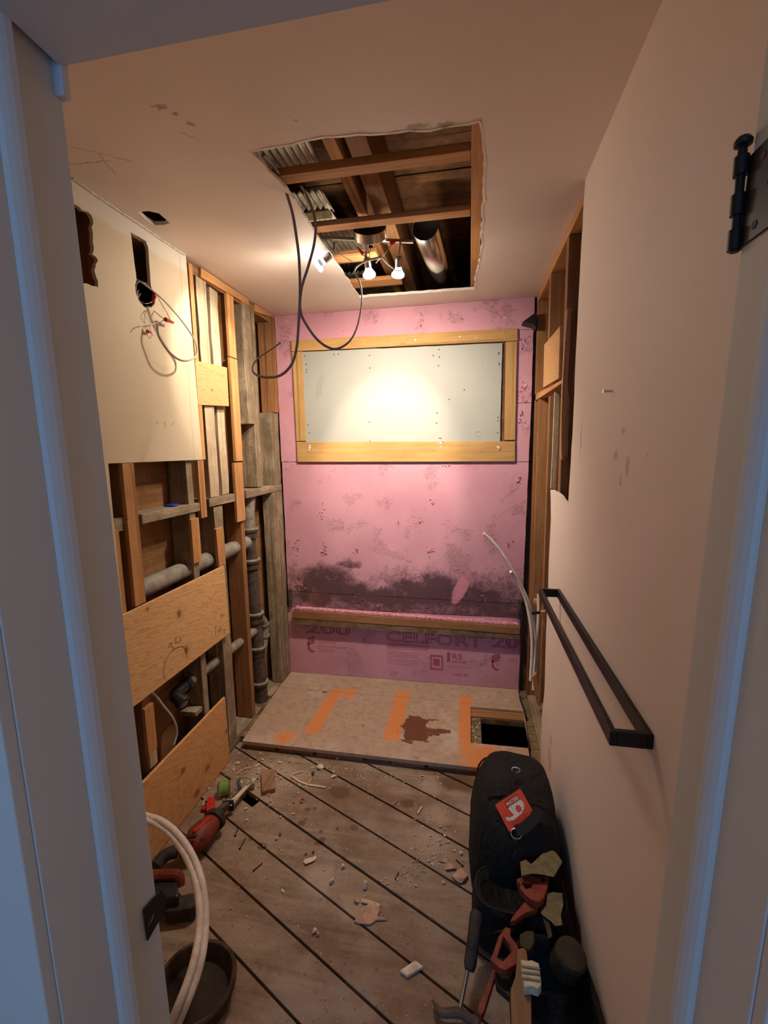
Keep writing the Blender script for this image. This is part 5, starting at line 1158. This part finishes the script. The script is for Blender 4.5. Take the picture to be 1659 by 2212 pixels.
board([at(2, .006, *p) for p in ((765, 1990), (780, 1962), (803, 1948), (822, 1962), (815, 1978), (838, 1985), (812, 1987), (800, 1996), (775, 1994))], (0, 0, -.005), 'splintered_wood', PLAS2, 'brown splintered wood piece near the middle of the floor', 'splinter', 'plaster and wood scraps on the plank floor', bevel=.001)
board([at(2, .010, *p) for p in ((864, 2096), (897, 2074), (914, 2087), (880, 2108))], (0, 0, -.009), 'drywall_scrap', PLAS, 'flat white drywall offcut at the bottom middle of the floor', 'drywall scrap', None, bevel=.001)
pr = at(2, .003, 653, 1730)
tag(MB().lathe([(.008, -.002), (.0125, -.002), (.0125, .004), (.0095, .004), (.009, 0), (.008, -.002)], pr, (0, 0, 1), 18).build('terracotta_ring', TERRA, smooth='auto'), 'small terracotta-coloured ring on the plank floor', 'ring')
for (a, b2, l) in (((531, 1809), (518, 1833), 'dark nail lying just right of the red saw'), ((515, 1788), (508, 1805), 'bent dark nail on the board gap right of the red saw'), ((567, 1864), (548, 1880), 'dark nail lying below the red saw'), ((861, 1884), (855, 1898), 'dark nail left of the tan slabs'), ((985, 1857), (999, 1870), 'dark nail above the large tan slab')):
    A, Bq = at(2, .003, *a), at(2, .003, *b2)
    MBn = MB().tube([A, Bq], .0018, 6); MBn.lathe([(0, 0), (.0045, 0), (.0045, .0015), (0, .0015)], Bq, Bq-A, 8)
    tag(MBn.build('nail', BLKH), l, 'nail', 'loose nails on the plank floor')
rr = random.Random(77); cr = MB()
def crumbs(n, px, py, sx, sy, s=.004):
    c = at(2, 0, px, py)
    for i in range(n):
        x, y = c.x+rr.gauss(0, sx), c.y+rr.gauss(0, sy)
        if not (.015 < x < 1.48 and .62 < y < 1.955): continue
        k = s*rr.uniform(.35, 1)**1.5*1.9; cr.shard((x, y, k*.3), k, k*.7, k*.5, rr.random(), 6)
crumbs(420, 570, 1665, .16, .10, .006); crumbs(260, 760, 1660, .28, .045, .005); crumbs(90, 940, 1830, .035, .05, .005); crumbs(90, 700, 1760, .3, .2, .003)
crumbs(130, 560, 1830, .15, .15, .003); crumbs(80, 885, 1880, .03, .05, .004); crumbs(60, 1020, 1670, .12, .03, .004); crumbs(260, 760, 1900, .40, .35, .0028)
crumbs(60, 935, 1750, .1, .1, .003); crumbs(40, 790, 1700, .1, .1, .003)
tag(cr.build('rubble_crumbs', DUST), 'scattered plaster crumbs and sawdust on the plank floor', 'rubble', kind='stuff')

# LIGHTS_HERE
for (pp, dd), e, sz in zip(AIM, (SPOT_E*1.2, SPOT_E*1.1, SPOT_E*.7), (58, 50, 48)):
    s = light('bulb_beam', 'SPOT', pp, e, LAMP, spot_size=math.radians(sz), spot_blend=.38, shadow_soft_size=.018); aim(s, dd)
    w_ = light('bulb_spill', 'SPOT', pp, SPILL_E*(.55 if dd.x < -.5 else 1.1), LAMP, spot_size=math.radians(165), spot_blend=1.0, shadow_soft_size=.022); aim(w_, dd+V(0, 0, -.45))
    g = light('bulb_glow', 'POINT', pp+dd*.03, 0.14 if dd.x < -.5 else 0.55, LAMP, shadow_soft_size=.03)
